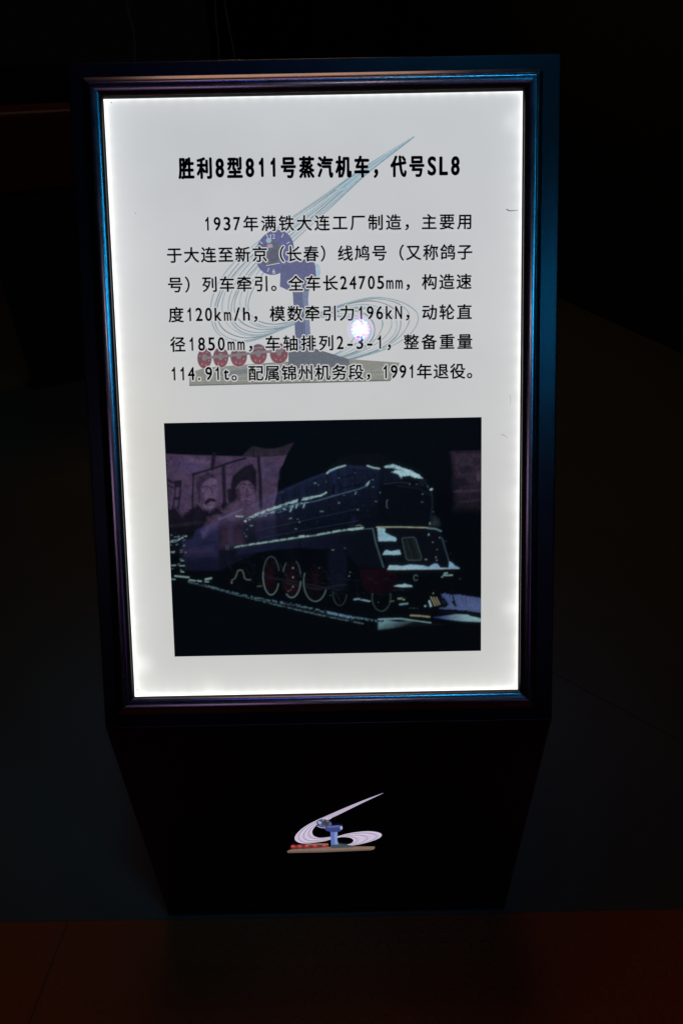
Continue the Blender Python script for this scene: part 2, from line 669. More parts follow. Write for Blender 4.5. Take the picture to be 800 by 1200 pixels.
# ------------------------------------------------------------------ emblem printed on the panel (museum logo: clock, rails, wheels)
em = Ink(0.0002, to_panel)
OUT = catmull([(485, 160), (425, 197), (370, 235), (322, 269), (285, 299), (262, 324), (248, 351), (246, 374), (254, 391), (275, 401),
               (300, 398), (340, 382), (390, 360), (435, 348), (466, 352), (484, 364), (487, 377), (478, 393), (455, 408), (420, 420), (380, 431), (345, 436)])
INN = catmull([(484.5, 161), (432, 202), (385, 246), (346, 281), (314, 312), (299, 332), (292, 350), (293, 364), (303, 375), (320, 380),
               (340, 378), (364, 374), (386, 371), (402, 373), (413, 378), (418, 387), (416, 397), (408, 406), (392, 415), (372, 422), (355, 427), (340, 430)])
TEAL = [ink(138, 160, 168), ink(118, 142, 152), ink(102, 126, 138), ink(150, 170, 176)]
for k in range(10):
    f = k / 9.0
    n = len(OUT)
    s = np.linspace(0, 1, n)
    wob = f + 0.035 * np.sin(s * 23 + k * 1.7) * np.minimum(1, s * 6)
    p = OUT * (1 - wob)[:, None] + INN * wob[:, None]
    cut = n if k % 3 else n - 12
    wd = 0.75 + 0.9 * vnoise(np.arange(n) * 0.22, np.full(n, k * 3.3), 5)
    em.ribbon(p[:cut], wd[:cut], 0, TEAL[k % 4])
# the solid beam near the tip and the paler haze between strands
beam = [(485, 160), (455, 178), (428, 196), (405, 213), (392, 222), (401, 224), (420, 210), (441, 193), (462, 177)]
em.poly(beam, ink(162, 184, 192))
em.ribbon(catmull([(484, 161), (450, 184), (420, 205), (400, 221)]), 0.8, 2.0, ink(130, 162, 176))
for a_, b_ in (((420, 207), (300, 300)), ((405, 215), (330, 268)), ((415, 215), (345, 272))):
    em.ribbon(catmull([a_, ((a_[0] + b_[0]) / 2 + 1, (a_[1] + b_[1]) / 2), b_]), 1.0, 0.7, ink(150, 180, 190))
# plinth of stone blocks
em.poly([(222, 437), (240, 431), (330, 424), (410, 421), (468, 425), (463, 440), (457, 446), (330, 449), (222, 452)], ink(124, 124, 114))
for yy in (441, 446):
    em.ribbon([(222, yy + 1), (300, yy), (380, yy - 3), (460, yy - 8)], 0.6, 0.6, ink(142, 146, 146))
for k in range(18):
    xx = 226 + k * 12.8
    em.ribbon([(xx, 441 - k * 0.4), (xx + 1, 446 - k * 0.4)], 0.5, 0.5, ink(98, 104, 104))
em.poly([(222, 451), (330, 448.4), (457, 445), (457, 446.6), (330, 449.8), (222, 452.4)], ink(78, 88, 84))
em.poly([(250, 437), (300, 431), (338, 428), (338, 434), (262, 440)], ink(96, 106, 112))
# base block and column
em.poly([(338, 413), (367, 408), (409, 421), (409, 428), (372, 432), (338, 431)], ink(70, 80, 92))
em.poly([(343, 342), (362, 339), (361, 352), (364, 395), (366, 410), (348, 410), (346, 394)], ink(68, 80, 120))
em.poly([(354, 341), (362, 339), (361, 352), (364, 395), (366, 410), (360, 410)], ink(98, 112, 144))
# clock face
em.ellipse(322, 296, 22, 27, ink(68, 72, 126), 0.35)
em.ellipse(317, 298, 12, 16, ink(68, 72, 92), 0.3)
em.ellipse(321, 300, 6, 8, ink(56, 60, 80), 0.3)
em.ellipse(315, 282, 3.2, 3.4, ink(140, 165, 182))
em.poly([(313, 287), (319, 286), (320, 290), (314, 291)], ink(168, 140, 165))
WH = ink(190, 194, 206)
em.ribbon([(312, 311.5), (328, 308.5)], 0.8, 0.8, WH)
for a_ in (30, 60, 120, 150, 205, 240, 300, 330):
    t = R(a_ - 90)
    cx_, cy_ = math.cos(t), math.sin(t)
    em.ribbon([(322 + cx_ * 16, 296 + cy_ * 20), (322 + cx_ * 20, 296 + cy_ * 25)], 0.9, 0.9, WH)
def numeral(txt, x, y, h):
    pen = x
    for c in txt:
        v, f = glyph(c)
        em.add([(pen + a * h, y - b * h) for a, b in v], f, WH)
        pen += h * 0.52
    em.up()


# arm and whistle block
em.poly([(329, 312), (340, 307), (363, 303), (368, 306), (370, 315), (371, 328), (366, 334), (362, 341), (343, 343), (328, 336)], ink(66, 70, 118))
em.poly([(343, 328), (371, 325), (366, 334), (362, 341), (343, 343)], ink(54, 56, 92))
em.poly([(369, 308), (374, 311), (376, 320), (371, 330)], ink(160, 184, 200))
numeral('12', 315, 280, 7.5)
numeral('6', 319, 321, 8.0)
# locomotive wheels with their coupling rod
for (wx, wy, rx) in ((240, 420, 8.2), (259, 419, 8.8), (280, 418, 9.5), (303, 415.5, 9.8), (327, 414.5, 10.4)):
    em.ellipse(wx, wy, rx + 0.6, 12.6, ink(168, 164, 174))
    em.ellipse(wx, wy, rx, 11.9, ink(98, 28, 46))
    em.poly([(wx - rx * 0.8, wy + 4), (wx + rx * 0.8, wy + 4), (wx + rx * 0.5, wy + 9.5), (wx - rx * 0.5, wy + 9.5)], ink(116, 26, 40))
    for a_ in (200, 250, 300, 20, 75, 120):
        t = R(a_)
        em.ellipse(wx + rx * 0.68 * math.cos(t), wy + 8 * math.sin(t), 0.7, 0.9, ink(170, 120, 130), n=8)
    em.ellipse(wx, wy - 1, 3.0, 4.2, ink(116, 96, 104))
em.ribbon([(238, 420), (270, 417), (305, 413), (332, 411)], 3.0, 3.4, ink(108, 100, 104))
em.ribbon([(292, 409), (318, 406)], 2.2, 2.2, ink(96, 104, 112))
em.c = [tuple(0.87 * a + 0.13 * 0.98 for a in c) for c in em.c]
emb = em.build('printed_emblem', M_PRINT, pnl)


# ------------------------------------------------------------------ lettering
def is_half(ch):
    return ord(ch) < 256


def write(name, text, xl, yl, xr, yr, em_px, wide=1.0, half_w=0.5, off=0.012, halo=0.0, shift=0.0, parent=None, z=0.0040):
    """one justified line from photo position (xl, yl) to (xr, yr); y is the middle of the glyphs"""
    ua, va = to_panel(xl, yl)
    ub, vb = to_panel(xr, yr)
    L = math.hypot(ub - ua, vb - va)
    E = em_px * L / math.hypot(xr - xl, yr - yl)                 # glyph height in metres
    d = np.array([(ub - ua) / L, (vb - va) / L])
    nrm = np.array([-d[1], d[0]])
    adv = [(half_w if is_half(c) else 1.0) * wide * E for c in text]
    last = 0.45 * adv[-1] if text[-1] in '。，' else adv[-1]
    extra = (L - sum(adv[:-1]) - last) / max(1, len(text) - 1)
    V_, F_, MI = [], [], []
    pen = 0.0
    for c, a in zip(text, adv):
        if c.strip():
            v, f = glyph(c)
            if is_half(c):
                lo, hi = v[:, 0].min(), v[:, 0].max()
                want = {'m': 0.84, '-': 0.62, '.': 0.16, '1': 0.36, '/': 0.72, 't': 0.62}.get(c, 0.80) * a
                X = (v[:, 0] - (lo + hi) / 2) * want / (hi - lo) + a / 2
                Y = (v[:, 1] - 0.342) * E * 1.14
                if c == '.':
                    X = X - a * 0.12
                if c == '1':
                    X = X - a * 0.04
            else:
                X = v[:, 0] * E * wide
                Y = (v[:, 1] - 0.38) * E
            copies = []
            if halo:
                copies += [(1, halo * E * math.cos(t), halo * E * math.sin(t)) for t in np.arange(12) * math.pi / 6]
            copies += [(0, 0.0, 0.0)] + [(0, off * E * math.cos(t), off * E * math.sin(t)) for t in np.arange(8) * math.pi / 4]
            for kc, (lay, ox, oy) in enumerate(copies):
                b0 = len(V_)
                zc = z - 0.00035 * lay + 0.000014 * kc
                for x_, y_ in zip(X + ox, Y + oy):
                    q = np.array([ua, va]) + d * (pen + x_) + nrm * (y_ + shift)
                    V_.append((q[0], q[1], zc))
                F_ += [tuple(b0 + k for k in ff) for ff in f]
                MI += [lay] * len(f)
        pen += a + extra
    me = mesh(name, V_, F_)
    me.polygons.foreach_set('material_index', MI)
    b = bmesh.new()
    b.from_mesh(me)
    for f in b.faces:
        f.normal_update()
        if f.normal.z < 0:
            f.normal_flip()
    b.to_mesh(me)
    b.free()
    return obj(name, me, [M_BLACKINK, M_PANEL], parent)


write('title_lettering', '胜利8型811号蒸汽机车，代号SL8', 210, 198.5, 538, 195.5, 25.0, wide=0.735, half_w=0.58, off=0.036, parent=pnl)
LINES = [('1937年满铁大连工厂制造，主要用', 239, 263.5, 553, 260.5),
         ('于大连至新京（长春）线鸠号（又称鸽子', 196, 300, 553, 296),
         ('号）列车牵引。全车长24705mm，构造速', 197, 334.5, 552, 330.5),
         ('度120km/h，模数牵引力196kN，动轮直', 198, 369.5, 552.5, 366),
         ('径1850mm，车轴排列2-3-1，整备重量', 200, 404, 553, 400.5),
         ('114.91t。配属锦州机务段，1991年退役。', 200, 438.5, 554, 435)]
for tx, xa, ya, xb, yb in LINES:
    write('text_line', tx, xa, ya, xb, yb, 18.6, off=0.018, halo=0.09, parent=pnl)

# small scuffs on the film
def scuff(draw):
    k = Ink(0.0046, to_panel)
    draw(k)
    k.build('scuff_mark', M_PRINT, pnl)


scuff(lambda k: k.ribbon(catmull([(592, 246.5), (596, 248.2), (601, 248), (606, 247.6)]), 1.4, 0.5, ink(95, 90, 90)))
scuff(lambda k: k.ribbon(catmull([(586, 509), (590, 510.5), (593, 513)]), 0.8, 0.4, ink(140, 138, 138)))
scuff(lambda k: k.ribbon(catmull([(596, 463), (597, 470), (596.5, 476)]), 0.6, 0.3, ink(165, 162, 160)))
for q in ((132, 122, 0.7, 0.7), (160, 251, 0.8, 0.5), (162, 807, 0.8, 1.2)):
    scuff(lambda k: k.ellipse(*q, ink(105, 103, 100), n=8))

# ------------------------------------------------------------------ printed photograph of a streamlined steam locomotive in snow
PU0, PU1, PV0, PV1 = -0.2340, 0.2415, 0.0645, 0.4245
NC, NR = 560, 424
uu, vv = np.meshgrid(np.linspace(PU0, PU1, NC), np.linspace(PV0, PV1, NR))
P3 = O + uu[..., None] * np.array([1.0, 0, 0]) + vv[..., None] * V
PX, PY = project(P3)
p = Paint(PX, PY, (3, 5, 6))
p.poly([(190, 485), (570, 485), (570, 575), (190, 575)], (5, 7, 9), 8)
p.poly([(390, 545), (398, 534), (430, 531), (458, 533), (452, 541), (440, 552), (400, 552)], (10, 11, 12), 1.5)      # chimney shroud
# tender and cab
p.poly([(214, 634), (226, 631), (231, 620), (240, 616), (257, 611), (258, 668), (217, 668)], (27, 33, 70), 1.0, 1, (16, 17, 36), ((235, 615), (235, 668)))
p.poly([(256, 612), (256, 606), (272, 599), (292, 592), (300, 590), (300, 648), (258, 668)], (14, 15, 28), 1.0)
p.stroke([(257, 608), (270, 603), (284, 597)], 2.4, (46, 62, 100), 0.9)
p.poly([(268, 606), (274, 604), (274, 640), (268, 641)], (24, 30, 56), 1.2, 0.8)
# boiler casing
boiler = [(289, 606), (293, 592), (320, 578), (362, 560), (382, 553), (387, 549), (405, 544.5), (430, 546), (444, 549), (455, 546), (470, 549),
          (485, 554), (496, 561), (503, 569), (506.5, 582), (507, 600), (504, 611), (499, 617), (440, 618), (425, 618), (370, 627), (330, 633), (284, 640)]
p.poly(boiler, (19, 25, 48), 0.8, 1, (7, 9, 18), ((350, 566), (366, 626)))
p.poly([(446, 549), (470, 549), (485, 554), (496, 561), (503, 569), (506.5, 582), (507, 600), (504, 611), (499, 617), (440, 618), (442, 590)], (6, 8, 13), 3.0, 0.92)
p.poly([(448, 552), (468, 552), (470, 562), (448, 566)], (14, 20, 40), 2.5, 0.8)
for xx in (300, 312, 331, 345, 358, 370, 383, 396, 415, 430):                       # casing panel joints
    yt = np.interp(xx, [293, 320, 362, 382, 405, 444], [592, 578, 560, 553, 545, 549])
    p.stroke([(xx, yt + 1), (xx + 2, yt + 25), (xx + 3, np.interp(xx, [284, 330, 425], [640, 633, 618]))], 1.1, (8, 10, 20), 0.75)
for xx, ww in ((337, 4), (352, 5), (389, 5), (325, 4), (401, 4)):
    yt = np.interp(xx, [293, 320, 362, 382, 405, 444], [592, 578, 560, 553, 545, 549])
    p.poly([(xx, yt + 2), (xx + ww, yt + 2), (xx + ww + 2, yt + 30), (xx + 2, yt + 30)], (25, 36, 72), 2.0, 0.45)
p.poly([(310, 606), (322, 602), (324, 634), (312, 636)], (25, 30, 62), 3.0, 0.6)
p.poly([(300, 608), (308, 606), (310, 634), (302, 636)], (34, 34, 66), 3.0, 0.55)
for a_, b_ in (((397, 561), (415, 554.5)), ((398, 572), (425, 567)), ((393, 600), (420, 578)), ((420, 570), (428, 558))):
    p.stroke([a_, b_], 1.2, (7, 9, 18), 0.85)
p.poly([(390, 568), (393, 568), (391, 580), (388, 580)], (6, 8, 14), 0.8, 0.9)
p.poly([(412, 605), (417, 604), (415, 618), (409, 618)], (20, 24, 46), 1.5, 0.7)
# running board, valance
p.poly([(278, 642), (330, 634), (370, 628), (425, 620), (437, 620), (449, 664), (420, 664), (405, 645), (352, 641), (320, 644), (278, 650)], (19, 23, 48), 1.2, 1, (8, 10, 19), ((300, 640), (425, 640)))
p.stroke([(352, 630), (351, 641)], 0.8, (7, 9, 16))
p.stroke([(278, 640), (300, 637), (330, 632.6), (353, 629), (370, 627), (400, 621.5), (425, 618.3)], 1.5, (88, 122, 126))
p.stroke([(278, 639.8), (300, 636.7), (330, 632.2), (353, 628.6), (370, 626.6), (400, 621), (425, 618)], 1.7, (136, 174, 176), 0.85, 0.4, 0.36, 0.33)
p.stroke([(351, 628.6), (356, 628)], 2.4, (140, 178, 180))
p.stroke([(408, 620.5), (425, 618.4)], 2.4, (140, 180, 186), 1, 0.4, 0.25, 0.5)
p.stroke([(417, 616), (421, 614.8), (424, 616)], 0.9, (96, 110, 100))
p.stroke([(425, 619.5), (436, 619)], 1.0, (60, 88, 100))
p.stroke([(436.5, 619), (440, 636), (445, 652), (449, 664)], 1.7, (50, 76, 92))
# under the valance
p.poly([(384, 648), (390, 643), (402, 643), (406, 650), (406, 690), (386, 690)], (12, 14, 30), 2.5, 0.9)
p.poly([(421, 667), (463, 665), (466, 692), (440, 696), (430, 693), (424, 682)], (24, 5, 10), 1.6, 1, (12, 3, 6), ((436, 670), (470, 690)))
for (cx_, cy_, rx_, ry_, al) in ((314, 677, 7, 16, .8), (336, 684, 7, 14, .95), (344, 690, 8, 9, .7), (366, 692, 6, 10, .3)):
    p.blob(cx_, cy_, rx_, ry_, (28, 5, 10), al * 0.85, 0.2)
rg = np.random.RandomState(12)
for (cx_, cy_, rx_, ry_) in ((318, 674, 9, 21.5), (342, 677, 10, 21.5), (369.5, 681, 13, 22)):
    for a_ in np.arange(0, 360, 26):
        t = R(a_ + 8)
        p.stroke([(cx_ + rx_ * .25 * math.cos(t), cy_ + ry_ * .25 * math.sin(t)), (cx_ + rx_ * .9 * math.cos(t), cy_ + ry_ * .9 * math.sin(t))], 1.0, (34, 8, 15), 0.75, 0.6)
    p.blob(cx_, cy_, rx_ * .3, ry_ * .3, (30, 10, 17), .8, .5)
p.stroke([(314, 676), (345, 681), (374, 687), (398, 691)], 2.0, (22, 25, 34), 0.85, 0.7)
p.stroke([(336, 683), (372, 690), (404, 684)], 1.4, (28, 32, 42), 0.8, 0.6)
for k in range(70):                                     # pipes, springs and brake gear in the gloom
    x_, y_ = rg.uniform(262, 470), 0
    y_ = np.interp(x_, [262, 330, 470], [652, 650, 676]) + rg.uniform(0, 34)
    l_ = rg.uniform(1.5, 7)
    p.stroke([(x_, y_), (x_ + l_, y_ + l_ * rg.choice((0.14, 0.14, 0.2, 2.0)))], rg.uniform(.6, 1.3), (24, 28, 38), rg.uniform(.3, .8), 0.6)
for k in range(60):                                     # rivets and fittings on the casing
    x_ = rg.uniform(296, 440)
    y_ = np.interp(x_, [293, 320, 362, 405, 444], [596, 582, 564, 550, 552]) + rg.uniform(4, 55)
    if y_ < np.interp(x_, [284, 330, 425], [636, 629, 614]):
        p.blob(x_, y_, .6, .6, (44, 56, 84), rg.uniform(.3, .8))
for a_, b_ in (((300, 622), (345, 612)), ((345, 612), (420, 596)), ((306, 630), (420, 610))):
    p.stroke([a_, b_], 0.9, (36, 46, 78), 0.6, 0.6)
    p.stroke([(a_[0], a_[1] + 1.4), (b_[0], b_[1] + 1.4)], 0.9, (7, 9, 16), 0.7, 0.6)
p.stroke([(296, 593), (322, 580), (362, 562), (384, 554)], 1.6, (34, 44, 78), 0.6, 1.2)
p.stroke([(408, 547), (428, 548.5), (444, 551)], 1.6, (34, 44, 78), 0.55, 1.2)
for yy in (622, 634, 646, 656):
    p.stroke([(216, yy + 8), (256, yy)], 0.9, (14, 16, 32), 0.6, 0.6)
p.stroke([(466, 569), (490, 572), (503, 580)], 1.6, (20, 27, 44), 0.7, 1.2)
p.stroke([(505, 576), (506, 590), (504, 606)], 1.6, (26, 36, 48), 0.7, 1.0)
# wheel rims
RIM = (100, 126, 122)
p.arc(318, 674, 9.4, 22.4, 60, 345, 0.9, (74, 96, 96))
p.arc(318, 674, 9.4, 22.4, 25, 190, 1.2, RIM)
p.arc(342, 677, 10.6, 22.6, 10, 125, 1.4, RIM)
p.arc(342, 677, 10.6, 22.6, 200, 232, 1.0, (80, 104, 104))
p.arc(342, 677, 10.6, 22.6, 300, 348, 1.0, (70, 94, 96))
p.arc(369.5, 681, 13.6, 23, 25, 205, 1.3, (88, 116, 114))
p.arc(398, 694, 8, 14.8, 10, 185, 1.0, (52, 72, 76))
p.arc(446.5, 699, 10.8, 16.4, -15, 195, 1.2, (54, 78, 80))
for q in ((343.5, 665), (343.5, 676), (343.5, 687)):
    p.blob(q[0], q[1], 0.8, 0.9, (150, 146, 116))
p.blob(338, 692, 0.8, 0.8, (110, 90, 92))
p.blob(341, 690.5, 0.6, 0.9, (110, 90, 92))
p.stroke([(272, 679.5), (276, 677), (278, 672), (279, 668.4), (282, 667.4), (284.5, 668), (286, 672), (287, 677), (290, 678.8), (294, 678.8)], 0.9, (84, 100, 92))
p.blob(272, 682, 0.8, 1.2, (120, 126, 116))
p.stroke([(302, 686.6), (307, 686)], 1.2, (74, 78, 58))
# hand rail and the snow lying along the boiler
p.stroke([(303, 605), (330, 596), (345, 591), (370, 587), (382, 583.4), (401, 578), (420, 573), (430, 569)], 1.2, (56, 82, 108))
p.stroke([(288, 610), (300, 603), (318, 596), (345, 587.6), (356, 584)], 3.2, (130, 172, 180), 1, 0.4, 0.40, 0.42, 3)
p.stroke([(292, 606), (305, 600.5), (320, 595), (342, 588)], 1.3, (120, 152, 150), 0.9, 0.4)
p.stroke([(358, 584.5), (366, 582.5)], 2.8, (140, 184, 190), 1, 0.4, 0.3, 0.6, 6)
p.stroke([(368, 582), (376, 580.5), (382, 577)], 1.7, (140, 184, 190), 1, 0.4, 0.28, 0.5, 7)
p.stroke([(304, 605), (325, 599), (348, 592), (360, 588)], 3.6, (96, 140, 160), 0.95, 0.4, 0.55, 0.55, 8)
p.blob(352, 584.5, 3.2, 1.6, (6, 8, 10), 1, 1, -0.3)
for (a_, b_) in (((349, 590), (347, 595)), ((357, 590), (355.5, 594.5)), ((342, 596), (340, 599))):
    p.stroke([a_, b_], 1.2, (120, 165, 172))
for q, rx_, ry_ in (((295, 615.5), 2.4, 1.1), ((369, 566), 2.0, 0.9), ((331, 562), .01, .01), ((369.6, 566), 1.2, 1), ((377, 599), 2.6, 0.9), ((373, 568), 0.9, 0.8), ((397, 589), 1.3, 1.1),
                    ((419, 597), 1.4, 1.1), ((445, 577), 0.8, 1.0), ((436.5, 562), 1.0, 1.0), ((437, 570.4), 1.1, .7), ((403, 580), 1.0, .6), ((440, 587.3), 1.8, .6), ((397, 560), .8, .6),
                    ((389, 580), .9, .6), ((382, 564.5), .6, .6), ((341, 607), 1.7, .9), ((349, 608), 1.4, .9), ((351, 611.5), 1.0, 1.2), ((347, 619.5), 1.9, .8), ((339, 607.6), 1.0, .7),
                    ((287, 625), .7, .7), ((289, 628), .8, .9), ((290, 620), .8, .6), ((331, 576.5), .9, .7), ((415.6, 554), .8, .6), ((363, 655), .01, .01), ((390, 644), 1.6, .8), ((404, 642), 1.0, .6),
                    ((410, 670), .8, .9), ((409, 674.5), 1.0, 1.0), ((387, 697), .7, .6), ((374, 665), 1.0, .5), ((443, 705), .6, .6)):
    p.blob(q[0], q[1], max(rx_ * 0.85, 0.3), max(ry_ * 0.8, 0.3), (112, 148, 154), 0.35 + 0.45 * float(vnoise(np.array(q[0]), np.array(q[1]), 4)) if rx_ > 0.1 else 0)
p.stroke([(383.2, 554.5), (386, 551.8), (395, 548), (404.5, 545.4)], 1.5, (140, 186, 194))
p.stroke([(386, 553), (393, 550)], 1.6, (56, 88, 130), 0.8)
p.stroke([(430, 545.6), (437, 548), (444, 549)], 1.4, (140, 180, 182))
p.poly([(428, 568.5), (430, 565.5), (433, 563), (432, 567), (429.5, 569.5)], (120, 165, 180), 0.5)
p.stroke([(417, 576), (416, 579)], 1.0, (90, 125, 132))
# snow cap on the nose
p.poly([(450, 546.6), (459, 543.8), (469.5, 547.5), (483, 552.2), (490.5, 556.6), (495, 561), (484.5, 559), (480, 557), (474, 557.5), (471, 558), (469.3, 560.5), (466.8, 556),
        (458.5, 553), (464, 551), (466, 550), (460, 548), (452, 547.8)], (140, 190, 204), 0.5, 1, (158, 205, 218), ((455, 545), (490, 560)), 1.3)
for q in ((462, 547.5, 1.2, .7), (468, 550.5, 1.6, .6), (456, 546.3, .8, .5), (471, 551.5, 1, .5)):
    p.blob(*q, (10, 16, 26), 0.95)
p.stroke([(450, 567), (465, 565), (480, 566)], 0.8, (34, 46, 58))
p.stroke([(454, 585.6), (452.6, 586.5), (452.6, 594), (454, 595.2)], 0.8, (72, 84, 82))
for q in ((479.5, 567.3, 1, .7), (487.5, 567.4, 1.2, .6), (494.5, 578.8, 1, .9), (494, 588, 1.2, .7), (500.5, 570, .7, 1.4), (507, 599.5, .8, .6)):
    p.blob(*q, (70, 92, 98))
for xx in (491, 494, 497.5):
    p.stroke([(xx, 562), (xx + 1, 569)], 0.7, (34, 46, 54), 0.9)
p.blob(504.6, 573.3, 1.9, 1.2, (150, 196, 206), 1, 1, -0.3)
p.poly([(504, 612), (508, 605), (513, 609), (514, 615), (503, 616)], (38, 50, 55), 3.0, 0.8)
p.blob(503, 613, 0.9, 1.4, (110, 132, 130))
# front apron
p.poly([(438, 619), (506, 618), (516, 622), (526, 657), (534, 664), (454, 667)], (9, 10, 17), 0.9)
p.stroke([(441, 617.4), (470, 617.2), (500, 618)], 1.0, (150, 162, 138))
p.stroke([(500, 618.4), (510, 619.4), (516, 622)], 1.7, (84, 118, 124))
p.stroke([(517, 630), (521, 643), (525.5, 658)], 1.2, (44, 66, 84))
p.blob(521, 634, 2.4, 1.8, (36, 50, 58), .8, 0.5)
p.blob(527, 648, 2, 1.4, (30, 42, 48), .8, 0.5)
SN = (126, 170, 186)
p.poly([(442, 618.2), (451, 619), (450.5, 623.6), (456, 626.6), (462.6, 629.4), (464, 631.5), (463.6, 633.6), (443, 633.6)], SN, 0.5, 1, (120, 172, 196), ((445, 620), (460, 633)), 0.6)
p.poly([(448, 649.6), (450.6, 645), (453, 644.2), (457, 645.6), (462, 645), (467.4, 643.8), (468.2, 646), (469, 649), (466, 649.6)], (132, 178, 198), 0.45, 1, None, None, 0.7)
p.poly([(453.8, 666.8), (456, 661.8), (464, 662.2), (471, 663), (480.6, 661), (493.6, 662), (501.7, 663.8), (508, 660), (512, 660.4), (514.8, 664.8), (525, 665), (525.3, 657), (528.5, 659),
        (532.6, 662.6), (537.5, 665.2), (512, 666.4)], (134, 180, 204), 0.5, 1, (108, 150, 190), ((460, 664), (535, 664)), 1.0)
p.poly([(514.5, 663), (515.4, 655), (525, 657), (524, 664.4)], (8, 10, 14), 0.8)
p.stroke([(454, 666.8), (537, 665.6)], 0.7, (150, 178, 180), 0.8)
p.poly([(461, 686.2), (466.8, 684.5), (471, 684.6), (473, 683.2), (477, 684.6), (481.4, 685.3), (482.6, 687), (470, 687.4)], (128, 172, 186), 0.4)
p.poly([(470.4, 630.4), (484, 629), (486.4, 631), (493.6, 653), (492, 656), (477, 656), (475, 654)], (20, 27, 28), 0.6)
for k in range(6):
    xo = 473.5 + k * 2.0
    p.stroke([(xo, 631.4), (xo + 7.0, 654)], 0.7, (36, 44, 38) if k % 2 else (12, 16, 18), 0.8)
p.stroke([(479.5, 631), (486, 655)], 1.2, (10, 13, 14))
p.stroke([(470.4, 631.4), (471.5, 629.8), (484, 629), (486.4, 631), (493.4, 653), (492, 656), (478, 656), (475.6, 654.5), (470.4, 631.4)], 1.0, (46, 70, 78))
for q in ((501.7, 626, 1.1, 1.4), (498.5, 655.2, 1.5, .8), (506.3, 635, .7, .7), (511.5, 643.6, .6, .7), (510, 652.5, .8, 1), (511, 656, .7, 1), (514.5, 629.6, .8, .8)):
    p.blob(*q, (96, 128, 140))
p.arc(486.6, 676.4, 2.5, 3.3, 40, 330, 0.9, (84, 116, 116))
# buffers, coupling, cow-catcher
p.stroke([(519, 673.6), (529, 673.4)], 1.3, (120, 156, 160))
p.stroke([(520, 671.6), (523, 671)], 1.6, (120, 156, 160))
p.blob(517.4, 675.4, 1.2, 1.0, (100, 136, 140))
p.blob(538, 677.5, 2.4, 1.6, (36, 54, 70), 0.9, 0.5)
p.poly([(516, 696), (520, 694.5), (527, 696.6), (534, 696), (546, 698), (562, 700), (575, 702), (575, 718.5), (562, 717), (545, 714.6), (525, 713), (514, 712.6), (520, 706)], (62, 80, 132), 0.7, 1, (72, 90, 140), ((520, 700), (560, 712)), 1.6)
ix = p.box([(516, 695), (570, 718)], 0)
sp_ = (vnoise(p.X[ix] * 1.1, p.Y[ix] * 1.1, 9) > 0.74) & (p.C[ix][:, 2] > 0.1)
p.put(ix, np.where(sp_, 0.45, 0.0) * np.clip((712 - p.Y[ix]) / 10, 0, 1), lin((20, 26, 50)))
p.poly([(514, 699), (520, 700), (523, 704), (525, 708), (521, 711.6), (515, 711)], (7, 9, 14), 0.9)
p.blob(519, 705, 3, 2.6, (20, 26, 50), 0.8)
p.stroke([(528, 690), (530, 698), (532.4, 707)], 1.7, (8, 10, 14))
p.stroke([(529.5, 704.5), (533, 709)], 2.4, (8, 10, 14))
p.poly([(501.2, 703.6), (502.8, 702.4), (505.4, 709.6), (503.4, 710.8)], (130, 172, 190), 0.4)
for a_, b_ in (((504.2, 699), (509, 709)), ((507.2, 699.4), (512, 708.4)), ((510.4, 699.4), (514.4, 707.4))):
    p.stroke([a_, b_], 0.9, (150, 146, 112))
p.blob(497.6, 709.5, 1.3, 1.1, (116, 160, 176))
p.blob(507, 694.6, .8, .8, (110, 130, 120))
p.stroke([(466, 701), (469, 700.4), (473, 702)], 1.8, (128, 146, 120), 1, 0.4, 0.3, 1.0)
p.stroke([(468, 707.6), (477, 706.6)], 1.6, (96, 140, 165))
p.stroke([(478.5, 712), (489, 712)], 0.9, (52, 66, 72), 0.9, 0.4, 0.35, 1.2)
p.stroke([(415, 701.8), (420, 701), (426, 702.6), (433, 704)], 1.8, (100, 140, 156), 1, 0.4, 0.25, 0.5)
p.stroke([(457, 704), (461, 703.6)], 1.0, (90, 96, 74))
# track and snow on the ground
p.stroke([(222, 681), (250, 688), (280, 696), (310, 702), (345, 708), (380, 716), (410, 722), (441, 727)], 2.4, (76, 112, 132), 0.8, 0.5, 0.42, 0.62, 11)
p.stroke([(250, 689), (300, 702), (340, 712), (375, 720), (425, 730)], 1.3, (78, 112, 124), 0.8, 0.5, 0.38, 0.75, 12)
p.stroke([(222, 681.5), (250, 689), (300, 701.5), (345, 711.5), (385, 720), (420, 728)], 1.0, (26, 40, 46), 0.9, 0.6)
p.stroke([(384, 717), (398, 720), (412, 723.5)], 2.6, (84, 122, 158), 0.9, 0.5, 0.3, 0.5, 13)
p.poly([(443, 724.6), (455, 724), (478, 725), (500, 728), (520, 731), (506, 732), (480, 733), (443, 737)], (84, 128, 140), 1.2, 1, (10, 16, 18), ((458, 726), (462, 737)))
p.stroke([(443, 726.6), (448, 727.4), (449, 726)], 1.6, (7, 9, 10))
p.poly([(452, 726), (464, 724.8), (478, 727), (468, 728.2)], (8, 11, 12), 0.6)
p.stroke([(486, 730), (499, 728.6)], 1.2, (8, 11, 12))
p.stroke([(443, 725), (470, 724), (478, 725.6), (504, 729)], 1.0, (110, 156, 166))
p.stroke([(480.6, 720.4), (492, 721), (502.6, 722.2)], 1.6, (128, 128, 98))
p.poly([(507, 722.6), (520, 721), (534, 719), (547, 719), (552, 721.6), (562, 724), (575, 726), (575, 729), (562, 728), (540, 727), (522, 725)], (40, 54, 112), 0.7, 1, (120, 162, 176), ((515, 720), (550, 726)))
p.stroke([(516, 716.4), (540, 718), (575, 721)], 2.2, (8, 10, 15))
p.stroke([(550, 720.5), (575, 723.2)], 1.4, (10, 13, 18))
